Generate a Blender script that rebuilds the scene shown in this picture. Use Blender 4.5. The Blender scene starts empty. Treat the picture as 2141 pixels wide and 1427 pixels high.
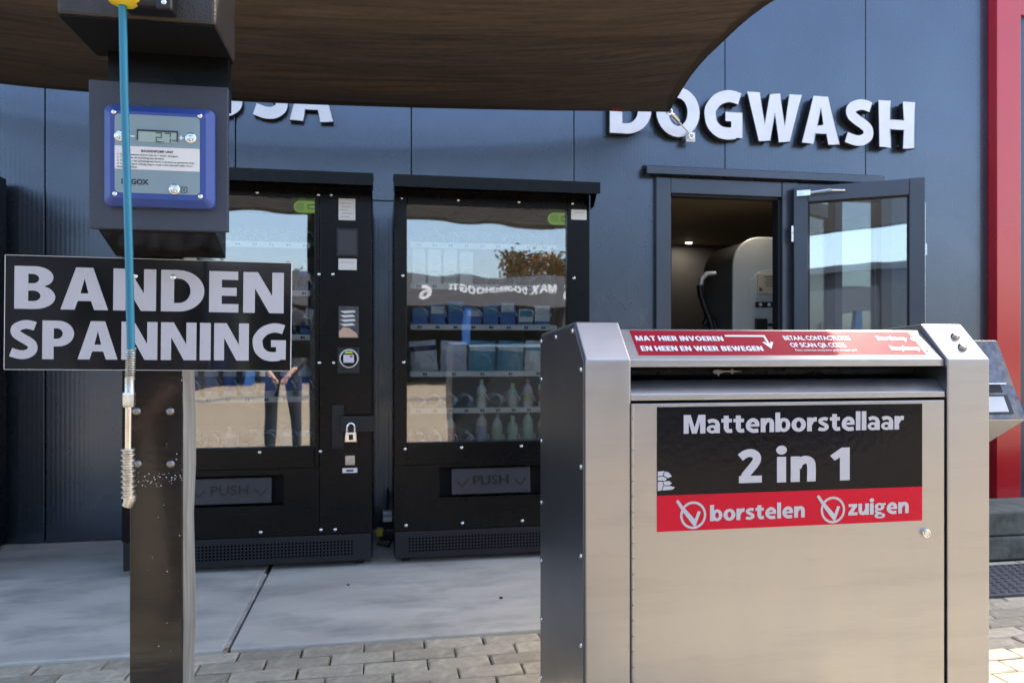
import bpy, bmesh, math, random
from mathutils import Vector, Matrix
from mathutils.geometry import tessellate_polygon
random.seed(7)
R = math.radians
scene = bpy.context.scene
COL = scene.collection

# ------------------------------------------------------------------ camera
FPX, HOR, HC, YAW = 1553.0, 735.0, 1.064, math.atan(270 / 1553)
cam = bpy.data.cameras.new('camera'); camo = bpy.data.objects.new('camera', cam); COL.objects.link(camo)
camo.location = (0, 0, HC); camo.rotation_euler = (R(90), 0, -YAW)
cam.sensor_width = 36; cam.lens = FPX / 2141 * 36
cam.shift_y = (HOR - 713.5) / 2141
cam.clip_start = 0.05; cam.clip_end = 500
cam.dof.use_dof = True; cam.dof.focus_distance = 1.85; cam.dof.aperture_fstop = 7.0
scene.camera = camo

# ------------------------------------------------------------------ light
SUN_EL, SUN_PHI = R(53), R(35)          # elevation; angle from +X towards +Y
world = bpy.data.worlds.new('World'); scene.world = world; world.use_nodes = True
wn = world.node_tree; bg = wn.nodes['Background']
sky = wn.nodes.new('ShaderNodeTexSky'); sky.sky_type = 'NISHITA'; sky.sun_disc = False
sky.sun_elevation = SUN_EL; sky.sun_rotation = R(90) - SUN_PHI
sky.dust_density = 3.0; sky.ozone_density = 1.0
wn.links.new(sky.outputs[0], bg.inputs[0]); bg.inputs[1].default_value = 0.15
sun = bpy.data.lights.new('sun', 'SUN'); sun.energy = 2.6; sun.angle = R(0.5); sun.color = (1.0, 0.90, 0.75)
suno = bpy.data.objects.new('sun', sun); COL.objects.link(suno)
sd = Vector((math.cos(SUN_EL) * math.cos(SUN_PHI), math.cos(SUN_EL) * math.sin(SUN_PHI), math.sin(SUN_EL)))
suno.rotation_euler = sd.to_track_quat('Z', 'Y').to_euler(); suno.location = (6, 8, 9)
vs = scene.view_settings
vs.view_transform = 'Standard'; vs.look = 'None'; vs.gamma = 1; vs.use_curve_mapping = False
vs.exposure = 2.1
scene.render.film_transparent = False
scene.cycles.max_bounces = 10; scene.cycles.transparent_max_bounces = 12
scene.cycles.use_denoising = True

# ------------------------------------------------------------------ helpers
def W(u, v, D):
    """where the line of sight through a spot of the photograph meets the upright plane y = D"""
    a = (u - 1070.5) / FPX
    yc = math.cos(YAW) - a * math.sin(YAW); xc = math.sin(YAW) + a * math.cos(YAW)
    return D * xc / yc, HC + D * (HOR - v) / FPX / yc

class MB:
    def __init__(s): s.v = []; s.f = []; s.m = []
    def poly(s, pts, mat=0):
        n = len(s.v); s.v += [tuple(p) for p in pts]; s.f.append(list(range(n, n + len(pts)))); s.m.append(mat); return s
    def box(s, x0, x1, y0, y1, z0, z1, mat=0):
        n = len(s.v)
        s.v += [(x0,y0,z0),(x1,y0,z0),(x1,y1,z0),(x0,y1,z0),(x0,y0,z1),(x1,y0,z1),(x1,y1,z1),(x0,y1,z1)]
        for q in ((0,3,2,1),(4,5,6,7),(0,1,5,4),(1,2,6,5),(2,3,7,6),(3,0,4,7)):
            s.f.append([n + i for i in q]); s.m.append(mat)
        return s
    def prism(s, pts, axis, a, b, mat=0, side=None):
        def mk(p, t):
            return (t, p[0], p[1]) if axis == 'x' else (p[0], t, p[1]) if axis == 'y' else (p[0], p[1], t)
        n = len(s.v); k = len(pts)
        s.v += [mk(p, a) for p in pts] + [mk(p, b) for p in pts]
        s.f.append([n + i for i in range(k)][::-1]); s.m.append(mat)
        s.f.append([n + k + i for i in range(k)]); s.m.append(mat)
        for i in range(k):
            j = (i + 1) % k
            s.f.append([n + i, n + j, n + k + j, n + k + i]); s.m.append(mat if side is None else side)
        return s
    def tube(s, path, r, n=8, mat=0, cap=True):
        path = [Vector(p) for p in path]; rs = r if isinstance(r, (list, tuple)) else [r] * len(path)
        rings = []; prev = None
        for i, p in enumerate(path):
            t = (path[min(i + 1, len(path) - 1)] - path[max(i - 1, 0)]).normalized()
            if prev is None:
                ref = Vector((0, 0, 1)) if abs(t.z) < .9 else Vector((1, 0, 0))
                u = t.cross(ref).normalized()
            else:
                u = (prev - t * prev.dot(t)).normalized()
            prev = u; w = t.cross(u); base = len(s.v)
            s.v += [tuple(p + (u * math.cos(2 * math.pi * k / n) + w * math.sin(2 * math.pi * k / n)) * rs[i]) for k in range(n)]
            rings.append(base)
        for a, b in zip(rings, rings[1:]):
            for k in range(n):
                l = (k + 1) % n; s.f.append([a + k, a + l, b + l, b + k]); s.m.append(mat)
        if cap:
            s.f.append([rings[0] + k for k in range(n)][::-1]); s.m.append(mat)
            s.f.append([rings[-1] + k for k in range(n)]); s.m.append(mat)
        return s
    def lathe(s, o, ax, prof, n=12, mat=0):
        o = Vector(o); ax = Vector(ax).normalized()
        return s.tube_rings([(o + ax * h, r) for r, h in prof], ax, n, mat)
    def tube_rings(s, rr, ax, n, mat):
        ref = Vector((0, 0, 1)) if abs(ax.z) < .9 else Vector((1, 0, 0))
        u = ax.cross(ref).normalized(); w = ax.cross(u); rings = []
        for p, r in rr:
            rings.append(len(s.v)); r = max(r, 1e-5)
            s.v += [tuple(p + (u * math.cos(2 * math.pi * k / n) + w * math.sin(2 * math.pi * k / n)) * r) for k in range(n)]
        for a, b in zip(rings, rings[1:]):
            for k in range(n):
                l = (k + 1) % n; s.f.append([a + k, a + l, b + l, b + k]); s.m.append(mat)
        s.f.append([rings[0] + k for k in range(n)][::-1]); s.m.append(mat)
        s.f.append([rings[-1] + k for k in range(n)]); s.m.append(mat)
        return s
    def mesh(s, name, mats, off=(0, 0, 0), smooth=False, fixn=True):
        me = bpy.data.meshes.new(name); ox, oy, oz = off
        me.from_pydata([(x - ox, y - oy, z - oz) for x, y, z in s.v], [], s.f)
        for m in (mats if isinstance(mats, (list, tuple)) else [mats]): me.materials.append(m)
        for p, m in zip(me.polygons, s.m): p.material_index = m
        if fixn:
            bm = bmesh.new(); bm.from_mesh(me); bmesh.ops.recalc_face_normals(bm, faces=bm.faces); bm.to_mesh(me); bm.free()
        if smooth:
            for p in me.polygons: p.use_smooth = True
            me.set_sharp_from_angle(angle=R(40))
        me.update(); return me
    def build(s, name, mats, parent=None, bevel=0, smooth=False, local=False, seg=2, fixn=True):
        off = (0, 0, 0)
        if parent is not None and not local:
            p = parent
            while p.parent: p = p.parent
            off = tuple(p.location)
        o = bpy.data.objects.new(name, s.mesh(name, mats, off, smooth, fixn)); COL.objects.link(o); o.parent = parent
        if bevel:
            b = o.modifiers.new('bevel', 'BEVEL'); b.width = bevel; b.segments = seg; b.limit_method = 'ANGLE'; b.angle_limit = R(35)
        return o

def tag(o, label=None, cat=None, group=None, kind=None):
    if label: o['label'] = label
    if cat: o['category'] = cat
    if group: o['group'] = group
    if kind: o['kind'] = kind
    return o
def thing(name, label, cat, loc=(0, 0, 0), group=None, rz=0):
    o = bpy.data.objects.new(name, None); COL.objects.link(o); o.location = loc; o.rotation_euler = (0, 0, rz)
    o.empty_display_size = .05
    return tag(o, label, cat, group)
def place(name, me, loc, parent=None, rot=(0, 0, 0), scale=None):
    """one more object on a shared mesh; loc in world coordinates"""
    o = bpy.data.objects.new(name, me); COL.objects.link(o); o.parent = parent
    p = parent; off = Vector((0, 0, 0))
    if p is not None:
        while p.parent: p = p.parent
        off = p.location
    o.location = Vector(loc) - off; o.rotation_euler = rot
    if scale: o.scale = scale
    return o

# ------------------------------------------------------------------ materials
MATS = {}
def mat(name, col, rough=.5, metal=0, var=.12, vs_=6.0, bump=0, bs=60, rv=.08, spec=.5, coat=0, aniso=None, dirt=None, ds=3.0, df=(.5, .7), stretch=None, objrand=0, isl=0):
    m = bpy.data.materials.new(name); MATS[name] = m; m.use_nodes = True
    nt = m.node_tree; N = nt.nodes.new; L = nt.links.new; p = nt.nodes['Principled BSDF']
    tc = N('ShaderNodeTexCoord'); mp = N('ShaderNodeMapping'); L(tc.outputs['Object'], mp.inputs[0])
    if stretch: mp.inputs['Scale'].default_value = stretch
    n1 = N('ShaderNodeTexNoise'); n1.inputs['Scale'].default_value = vs_; n1.inputs['Detail'].default_value = 6; L(mp.outputs[0], n1.inputs[0])
    mx = N('ShaderNodeMix'); mx.data_type = 'RGBA'
    mx.inputs[6].default_value = tuple(max(0, c * (1 - var)) for c in col) + (1,)
    mx.inputs[7].default_value = tuple(min(1, c * (1 + var)) for c in col) + (1,)
    rg = N('ShaderNodeMapRange'); rg.inputs[1].default_value = .3; rg.inputs[2].default_value = .7
    L(n1.outputs[0], rg.inputs[0]); L(rg.outputs[0], mx.inputs[0]); out = mx.outputs[2]
    if dirt:
        n2 = N('ShaderNodeTexNoise'); n2.inputs['Scale'].default_value = ds; n2.inputs['Detail'].default_value = 9; n2.inputs['Roughness'].default_value = .65
        L(mp.outputs[0], n2.inputs[0])
        r2 = N('ShaderNodeMapRange'); r2.inputs[1].default_value, r2.inputs[2].default_value = df
        L(n2.outputs[0], r2.inputs[0])
        m2 = N('ShaderNodeMix'); m2.data_type = 'RGBA'; L(r2.outputs[0], m2.inputs[0]); L(out, m2.inputs[6]); m2.inputs[7].default_value = tuple(dirt) + (1,)
        out = m2.outputs[2]
    if objrand or isl:
        if isl:
            ge = N('ShaderNodeNewGeometry'); rnd = ge.outputs['Random Per Island']
        else:
            oi = N('ShaderNodeObjectInfo'); rnd = oi.outputs['Random']
        k = objrand or isl
        mr = N('ShaderNodeMapRange'); mr.inputs[3].default_value = 1 - k; mr.inputs[4].default_value = 1 + k; L(rnd, mr.inputs[0])
        hs = N('ShaderNodeHueSaturation'); L(mr.outputs[0], hs.inputs['Value']); L(out, hs.inputs['Color']); out = hs.outputs[0]
    L(out, p.inputs['Base Color'])
    p.inputs['Metallic'].default_value = metal; p.inputs['Specular IOR Level'].default_value = spec
    if coat: p.inputs['Coat Weight'].default_value = coat; p.inputs['Coat Roughness'].default_value = .06
    rr = N('ShaderNodeMapRange'); rr.inputs[3].default_value = max(.02, rough - rv); rr.inputs[4].default_value = min(1, rough + rv)
    n3 = N('ShaderNodeTexNoise'); n3.inputs['Scale'].default_value = vs_ * 2.3; n3.inputs['Detail'].default_value = 8; L(mp.outputs[0], n3.inputs[0])
    L(n3.outputs[0], rr.inputs[0]); L(rr.outputs[0], p.inputs['Roughness'])
    if bump:
        b = N('ShaderNodeBump'); b.inputs['Strength'].default_value = bump; b.inputs['Distance'].default_value = .002
        n4 = N('ShaderNodeTexNoise'); n4.inputs['Scale'].default_value = bs; n4.inputs['Detail'].default_value = 4; L(mp.outputs[0], n4.inputs[0])
        L(n4.outputs[0], b.inputs['Height']); L(b.outputs[0], p.inputs['Normal'])
    if aniso is not None: p.inputs['Anisotropic'].default_value = aniso
    return m

def ribbed(name, col, period, rough):
    m = mat(name, col, rough, var=.06, vs_=2.0, rv=.06, spec=.55)
    nt = m.node_tree; N = nt.nodes.new; L = nt.links.new; p = nt.nodes['Principled BSDF']
    tc = N('ShaderNodeTexCoord'); w = N('ShaderNodeTexWave'); w.wave_type = 'BANDS'; w.bands_direction = 'X'; w.wave_profile = 'SIN'
    w.inputs['Scale'].default_value = .314159 / period; w.inputs['Distortion'].default_value = 0
    b = N('ShaderNodeBump'); b.inputs['Strength'].default_value = .16; b.inputs['Distance'].default_value = .0012
    n = N('ShaderNodeTexNoise'); n.inputs['Scale'].default_value = 1.1; n.inputs['Detail'].default_value = 1
    b2 = N('ShaderNodeBump'); b2.inputs['Strength'].default_value = .05; b2.inputs['Distance'].default_value = .02
    L(tc.outputs['Object'], w.inputs[0]); L(w.outputs[1], b.inputs['Height'])
    L(tc.outputs['Object'], n.inputs[0]); L(n.outputs[0], b2.inputs['Height']); L(b.outputs[0], b2.inputs['Normal']); L(b2.outputs[0], p.inputs['Normal'])
    return m

def glass(name, tint, fac, wav=.0):
    m = bpy.data.materials.new(name); m.use_nodes = True; nt = m.node_tree; N = nt.nodes.new; L = nt.links.new
    for n in list(nt.nodes): nt.nodes.remove(n)
    o = N('ShaderNodeOutputMaterial'); t = N('ShaderNodeBsdfTransparent'); t.inputs[0].default_value = tint + (1,)
    g = N('ShaderNodeBsdfGlossy'); g.inputs['Roughness'].default_value = .012; g.inputs[0].default_value = (.95, .97, 1, 1)
    fr = N('ShaderNodeFresnel'); fr.inputs[0].default_value = 1.5
    ad = N('ShaderNodeMath'); ad.operation = 'ADD'; ad.inputs[1].default_value = fac; ad.use_clamp = True; L(fr.outputs[0], ad.inputs[0])
    mx = N('ShaderNodeMixShader'); L(ad.outputs[0], mx.inputs[0]); L(t.outputs[0], mx.inputs[1]); L(g.outputs[0], mx.inputs[2]); L(mx.outputs[0], o.inputs[0])
    if wav:
        tc = N('ShaderNodeTexCoord'); n = N('ShaderNodeTexNoise'); n.inputs['Scale'].default_value = 3.5; n.inputs['Detail'].default_value = 1
        b = N('ShaderNodeBump'); b.inputs['Strength'].default_value = wav; b.inputs['Distance'].default_value = .01
        L(tc.outputs['Object'], n.inputs[0]); L(n.outputs[0], b.inputs['Height']); L(b.outputs[0], g.inputs['Normal'])
    return m

M_wall = ribbed('wall_panel_steel', (.105, .126, .160), .024, .27); M_wall.node_tree.nodes['Principled BSDF'].inputs['Metallic'].default_value = .85
M_frame = mat('anthracite_frame', (.075, .088, .112), .32, .5, var=.05, vs_=4, bump=.05)
M_joint = mat('black_joint', (.008, .009, .012), .7)
M_black = mat('black_powder_coat', (.0035, .0035, .004), .28, var=.2, vs_=5, bump=.08, bs=420, rv=.06, spec=.22)
M_black2 = mat('black_plastic', (.005, .005, .006), .45, var=.1, bump=.1, bs=300)
M_deep = mat('dark_inside', (.005, .005, .006), .7, spec=.2)
M_inner = mat('cooled_inside', (.50, .51, .50), .5)
M_gloss = mat('glossy_black_steel', (.010, .0095, .009), .14, var=.3, vs_=3, bump=.22, bs=16, rv=.07, dirt=(.032, .027, .022), ds=5, df=(.62, .9), coat=.25, spec=.4, stretch=(1, 1, 4))
M_tex = mat('textured_dark_coat', (.030, .039, .058), .45, var=.15, vs_=8, bump=.55, bs=520)
M_wood = mat('weathered_wood', (.30, .285, .25), .8, var=.35, vs_=14, bump=.7, bs=40, stretch=(3, 3, .25), dirt=(.13, .12, .10), ds=9, df=(.5, .75))
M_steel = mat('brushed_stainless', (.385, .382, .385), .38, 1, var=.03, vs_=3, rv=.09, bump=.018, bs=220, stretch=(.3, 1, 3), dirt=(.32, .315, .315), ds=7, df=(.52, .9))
def smears(m):
    nt = m.node_tree; N = nt.nodes.new; L = nt.links.new; p = nt.nodes['Principled BSDF']
    tc = N('ShaderNodeTexCoord'); mp = N('ShaderNodeMapping'); mp.inputs['Scale'].default_value = (5, 5, 1.1); mp.inputs['Rotation'].default_value = (0, .35, 0); L(tc.outputs['Object'], mp.inputs[0])
    n = N('ShaderNodeTexNoise'); n.inputs['Scale'].default_value = 2.2; n.inputs['Detail'].default_value = 10; n.inputs['Roughness'].default_value = .72; n.inputs['Distortion'].default_value = .6; L(mp.outputs[0], n.inputs[0])
    r = N('ShaderNodeMapRange'); r.inputs[1].default_value = .45; r.inputs[2].default_value = .72; r.inputs[3].default_value = .345; r.inputs[4].default_value = .42; L(n.outputs[0], r.inputs[0]); L(r.outputs[0], p.inputs['Roughness'])
smears(M_steel)
M_steel2 = mat('darkened_side_sheet', (.17, .17, .18), .38, .9, var=.08, vs_=3, rv=.06, bump=.03, bs=200)  # side sheet of the cleaner; a dark reflection is put into its colour
M_chrome = mat('bright_zinc', (.75, .75, .74), .22, 1, var=.1, vs_=40)
M_dull = mat('dull_nickel', (.55, .53, .50), .35, 1, var=.25, vs_=60, bump=.2, bs=300)
M_white = mat('white_letter', (.74, .75, .78), .45, var=.04, vs_=12)
M_print = mat('light_grey_print', (.44, .44, .475), .3, var=.03, vs_=20)
M_whitep = mat('white_print', (.80, .80, .82), .35, var=.03)
M_sticker = mat('black_sticker', (.006, .0065, .009), .13, var=.3, vs_=4, bump=.30, bs=55, rv=.06, dirt=(.016, .017, .021), ds=7, df=(.62, .9), spec=.16)
M_sign = mat('black_sign', (.009, .009, .010), .10, var=.3, vs_=5, bump=.10, bs=18, rv=.05, coat=.5)
M_red = mat('red_sticker', (.52, .004, .024), .25, var=.07, vs_=9, bump=.1, bs=50, spec=.2)
M_redp = mat('red_portal_paint', (.50, .010, .016), .25, var=.06, vs_=2, coat=.6)
M_blue = mat('blue_plastic', (.030, .062, .26), .42, var=.05, vs_=7, bump=.06, bs=300)
M_face = mat('grey_green_foil', (.20, .28, .31), .35, var=.04)
M_lcd = mat('lcd_green', (.30, .40, .36), .2, var=.03)
M_ink = mat('dark_ink', (.015, .022, .04), .5)
M_paper = mat('paper_label', (.66, .66, .64), .5, var=.04)
M_teal = mat('teal_hose', (.010, .16, .25), .35, var=.12, vs_=5, bump=.04)
M_yel = mat('yellow_rubber', (.75, .55, .02), .45, var=.1, bump=.1)
M_conc = mat('concrete_slab', (.53, .495, .43), .7, var=.14, vs_=3.2, bump=.35, bs=110, dirt=(.33, .315, .29), ds=3.4, df=(.48, .70), stretch=(.7, 1.6, 1))
M_conc2 = mat('mossy_concrete', (.13, .13, .11), .85, var=.25, vs_=7, bump=.5, bs=30, dirt=(.045, .05, .035), ds=6, df=(.42, .62))
M_sand = mat('joint_sand', (.17, .155, .09), .95, var=.4, vs_=25, bump=.6, bs=150, dirt=(.09, .10, .035), ds=6, df=(.45, .6))
M_paver = mat('concrete_paver', (.41, .355, .265), .85, var=.20, vs_=24, bump=.55, bs=260, dirt=(.27, .235, .17), ds=9, df=(.5, .75), objrand=.24)
M_paver2 = mat('concrete_paver_field', (.41, .355, .265), .85, var=.20, vs_=24, bump=.5, bs=260, dirt=(.27, .235, .17), ds=9, df=(.5, .75), isl=.24)
M_fill = mat('light_joint_strip', (.46, .44, .40), .7, var=.2, vs_=12, bump=.3, bs=80)
M_rub = mat('rubber_mat', (.06, .062, .07), .6, var=.2, vs_=20, bump=.3, bs=80)
M_glass = glass('machine_glass', (.86, .88, .88), .125, .10)
M_dglass = glass('door_glass', (.72, .78, .80), .22, .05)
M_rail = mat('price_rail', (.80, .81, .78), .4, var=.05)
M_coil = mat('coil_wire', (.42, .42, .42), .25, .8)
M_green = mat('green_badge', (.10, .25, .03), .5); M_green.node_tree.nodes['Principled BSDF'].inputs['Emission Color'].default_value = (.16, .32, .03, 1); M_green.node_tree.nodes['Principled BSDF'].inputs['Emission Strength'].default_value = .22
M_ceil = mat('brown_ceiling', (.36, .26, .15), .7, var=.1, vs_=1.5)
M_roomw = mat('room_wall', (.15, .145, .135), .6, var=.06)
M_sage = mat('satin_steel_cabinet', (.60, .61, .60), .42, .3, var=.05)
M_beige = mat('beige_screen', (.55, .47, .36), .4)
M_mottle = mat('mottled_steel', (.13, .13, .14), .32, .85, var=.35, vs_=45, rv=.15, bump=.3, bs=150, dirt=(.22, .17, .12), ds=22, df=(.5, .62))  # weathered mottle; the colour speckle also imitates mirrored tree dapple
M_orange = mat('rust_stain', (.35, .12, .03), .8)
ROUGH = MATS

# ------------------------------------------------------------------ lettering (own bold letter shapes, cap height 1)
def arc(cx, cy, rx, ry, a0, a1, n=10):
    return [(cx + rx * math.cos(R(a0 + (a1 - a0) * i / n)), cy + ry * math.sin(R(a0 + (a1 - a0) * i / n))) for i in range(n + 1)]
def spline(pts, n=7):
    out = []; P = [pts[0]] + list(pts) + [pts[-1]]
    for i in range(1, len(P) - 2):
        p0, p1, p2, p3 = P[i - 1], P[i], P[i + 1], P[i + 2]
        for k in range(n):
            t = k / n
            out.append(tuple(.5 * (2 * p1[j] + (p2[j] - p0[j]) * t + (2 * p0[j] - 5 * p1[j] + 4 * p2[j] - p3[j]) * t * t + (3 * p1[j] - p0[j] - 3 * p2[j] + p3[j]) * t ** 3) for j in (0, 1)))
    out.append(tuple(pts[-1])); return out
def stroke(pts, w, smooth=True):
    c = spline(pts) if smooth else list(pts); l = []; r = []
    for i, p in enumerate(c):
        a = c[max(i - 1, 0)]; b = c[min(i + 1, len(c) - 1)]; dx, dy = b[0] - a[0], b[1] - a[1]; d = math.hypot(dx, dy) or 1
        nx, ny = -dy / d, dx / d
        l.append((p[0] + nx * w / 2, p[1] + ny * w / 2)); r.append((p[0] - nx * w / 2, p[1] - ny * w / 2))
    return [l + r[::-1]]
def rect(x0, x1, y0, y1): return [[(x0, y0), (x1, y0), (x1, y1), (x0, y1)]]
def ring(cx, cy, rx, ry, hx, hy): return [arc(cx, cy, rx, ry, 0, 360, 28)[:-1], arc(cx, cy, hx, hy, 360, 0, 24)[:-1]]
S_ = [(.60, .845), (.46, .885), (.32, .88), (.165, .80), (.16, .66), (.29, .55), (.42, .47), (.53, .37), (.53, .22), (.40, .125), (.24, .115), (.04, .175)]
XH = .76
def sc(pieces, kx, ky, dx=0, dy=0): return [[[(x * kx + dx, y * ky + dy) for x, y in c] for c in p] for p in pieces]
def rot180(pieces, w, h): return [[[(w - x, h - y) for x, y in c] for c in p] for p in pieces]
n_ = [rect(0, .245, 0, XH), stroke([(.17, .42), (.24, .58), (.38, .655), (.51, .61), (.56, .47), (.56, 0)], .235)]
G = {
 'A': (.95, [[[(0,0),(.28,0),(.345,.21),(.605,.21),(.67,0),(.95,0),(.645,1),(.305,1)], [(.395,.39),(.475,.74),(.555,.39)]]]),
 'B': (.80, [[[(0,0)] + arc(.40,.285,.40,.285,-90,62) + [(.60,.545)] + arc(.40,.745,.36,.255,-38,90) + [(0,1)],
              [(.27,.185),(.27,.43)] + arc(.37,.3075,.14,.1225,90,-90,8), [(.27,.60),(.27,.82)] + arc(.36,.71,.12,.11,90,-90,8)]]),
 'D': (.90, [[[(0,0)] + arc(.36,.5,.54,.5,-90,90,18) + [(0,1)], [(.27,.205),(.27,.795)] + arc(.36,.5,.25,.295,90,-90,14)]]),
 'E': (.62, [[[(0,0),(.62,0),(.62,.205),(.265,.205),(.265,.405),(.58,.405),(.58,.605),(.265,.605),(.265,.795),(.61,.795),(.61,1),(0,1)]]]),
 'G': (.88, [stroke([(.80,.845),(.66,.885),(.50,.885),(.30,.80),(.155,.62),(.14,.46),(.19,.28),(.34,.145),(.52,.11),(.70,.13)], .25), rect(.61, .86, .03, .56), rect(.48, .63, .37, .56)]),
 'H': (.86, [[[(0,0),(.27,0),(.27,.39),(.59,.39),(.59,0),(.86,0),(.86,1),(.59,1),(.59,.61),(.27,.61),(.27,1),(0,1)]]]),
 'I': (.27, [rect(0, .27, 0, 1)]),
 'K': (.86, [[[(0,0),(.27,0),(.27,.33),(.33,.41),(.56,0),(.86,0),(.52,.56),(.84,1),(.54,1),(.27,.60),(.27,1),(0,1)]]]),
 'M': (1.06, [[[(0,0),(.245,0),(.245,.62),(.40,0),(.64,0),(.80,.62),(.80,0),(1.06,0),(1.06,1),(.72,1),(.53,.32),(.34,1),(0,1)]]]),
 'N': (.87, [[[(0,0),(.25,0),(.25,.60),(.56,0),(.87,0),(.87,1),(.62,1),(.62,.42),(.31,1),(0,1)]]]),
 'O': (.98, [ring(.49, .5, .49, .515, .215, .29)]),
 'P': (.74, [[[(0,0),(.265,0),(.265,.33)] + arc(.36,.665,.38,.335,-90,90,14) + [(0,1)], [(.265,.53),(.265,.80)] + arc(.34,.665,.135,.135,90,-90,8)]]),
 'S': (.68, [stroke(S_, .225)]),
 'W': (1.28, [[[(.27,0),(.53,0),(.64,.56),(.75,0),(1.01,0),(1.28,1),(1.01,1),(.88,.38),(.76,1),(.52,1),(.40,.38),(.27,1),(0,1)]]]),
 'a': (.66, [rect(.42, .65, 0, .52), stroke([(.07,.61),(.22,.67),(.38,.66),(.50,.585),(.535,.46)], .20), ring(.275, .215, .275, .225, .105, .075)]),
 'b': (.76, [rect(0, .245, 0, 1.06), ring(.43, .375, .33, .385, .115, .20)]),
 'e': (.70, [stroke([(.64,.10),(.48,.085),(.34,.095),(.17,.21),(.125,.38),(.18,.55),(.34,.67),(.49,.63),(.575,.52),(.585,.40)], .215), rect(.20, .69, .315, .45)]),
 'g': (.70, [ring(.31, .505, .31, .255, .10, .105), ring(.33, -.09, .345, .185, .16, .07), stroke([(.13,.30),(.08,.19),(.20,.10),(.42,.08)], .15), stroke([(.46,.66),(.70,.68)], .14)]),
 'i': (.25, [rect(0, .245, 0, XH), [arc(.1225, .96, .145, .135, 0, 360, 18)[:-1]]]),
 'l': (.25, [rect(0, .245, 0, 1.06)]),
 'n': (.68, n_),
 'o': (.74, [ring(.37, .375, .37, .39, .125, .20)]),
 'r': (.50, [rect(0, .245, 0, XH), stroke([(.17,.40),(.24,.56),(.36,.645),(.50,.645)], .235)]),
 's': (.56, sc([stroke(S_, .245)], .84, XH)),
 't': (.54, [rect(.12, .365, .19, .93), rect(0, .52, .565, XH), stroke([(.2425,.25),(.275,.14),(.37,.10),(.53,.115)], .21)]),
 'u': (.68, rot180(n_, .68, XH)),
 'v': (.70, [[[(.22,0),(.48,0),(.70,XH),(.44,XH),(.35,.28),(.26,XH),(0,XH)]]]),
 'z': (.58, [[[(0,0),(.58,0),(.58,.195),(.30,.195),(.57,.60),(.57,XH),(.02,XH),(.02,.565),(.27,.565),(0,.17)]]]),
 '1': (.50, [[[(.25,0),(.50,0),(.50,1),(.29,1),(0,.76),(.12,.61),(.25,.70)]]]),
 '2': (.68, [stroke([(.06,.76),(.20,.86),(.36,.89),(.50,.82),(.53,.68),(.44,.52),(.18,.20)], .235), rect(.02, .67, 0, .21), [[(.02,.16),(.33,.16),(.33,.30),(.14,.30)]]]),
 '5': (.64, [[[(.06,1),(.58,1),(.58,.80),(.27,.80),(.27,.66),(.06,.60)]], stroke([(.08,.55),(.24,.58),(.42,.54),(.52,.36),(.45,.18),(.28,.11),(.04,.15)], .22)]),
 '6': (.68, [ring(.34, .32, .34, .33, .11, .14), stroke([(.60,.90),(.40,.86),(.22,.72),(.12,.50),(.115,.34)], .23)]),
 'X': (.88, [[[(0,0),(.29,0),(.44,.32),(.59,0),(.88,0),(.60,.52),(.86,1),(.57,1),(.44,.70),(.30,1),(.02,1),(.28,.52)]]]),
 'R': (.80, [[[(0,0),(.265,0),(.265,.34),(.34,.34),(.51,0),(.81,0),(.58,.40)] + arc(.38,.67,.37,.33,-52,90,12) + [(0,1)], [(.265,.54),(.265,.80)] + arc(.35,.67,.125,.13,90,-90,8)]]),
 'J': (.45, [stroke([(.315,1),(.315,.25),(.24,.06),(.0,.02)], .26)]),
 'T': (.76, [[[(.245,0),(.515,0),(.515,.79),(.76,.79),(.76,1),(0,1),(0,.79),(.245,.79)]]]),
 '.': (.25, [rect(0, .24, 0, .22)]),
}
def layout(txt, gap=.085, space=.30):
    x = 0; out = []
    for ch in txt:
        if ch == ' ': x += space; continue
        w, pcs = G[ch]; out.append((ch, x, w, pcs)); x += w + gap
    return out, x - gap
def glyph_into(mb, pcs, O, ex, ez, nv, sx, sy, x, depth=0, mat_=0, side=1):
    for i, piece in enumerate(pcs):
        lift = i * .00012
        P = [[O + ex * ((px + x) * sx) + ez * (py * sy) + nv * lift for px, py in c] for c in piece]
        tri = tessellate_polygon([[Vector((px, py, 0)) for px, py in c] for c in piece]); flat = [p for c in P for p in c]
        n = len(mb.v); mb.v += [tuple(p) for p in flat]
        for t in tri:
            a, b, c = (flat[k] for k in t); nn = (b - a).cross(c - a)
            t = t if nn.dot(nv) > 0 else t[::-1]
            mb.f.append([n + k for k in t]); mb.m.append(mat_)
        if depth:
            n2 = len(mb.v); mb.v += [tuple(p - nv * depth) for p in flat]; k0 = 0
            for t in tri:
                mb.f.append([n2 + k for k in t]); mb.m.append(side)
            for c in P:
                for k in range(len(c)):
                    l = (k + 1) % len(c); mb.f.append([n + k0 + k, n + k0 + l, n2 + k0 + l, n2 + k0 + k]); mb.m.append(side)
                k0 += len(c)
def words(name, txt, O, ex, ez, width, cap, m, parent, gap=.085, space=.30, lift=.0012):
    ex = Vector(ex).normalized(); ez = Vector(ez).normalized(); nv = ex.cross(ez)
    lay, tot = layout(txt, gap, space); mb = MB()
    for ch, x, w, pcs in lay: glyph_into(mb, pcs, Vector(O) + nv * lift, ex, ez, nv, width / tot, cap, x)
    return mb.build(name, m, parent, fixn=False)
_fc = None
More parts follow.
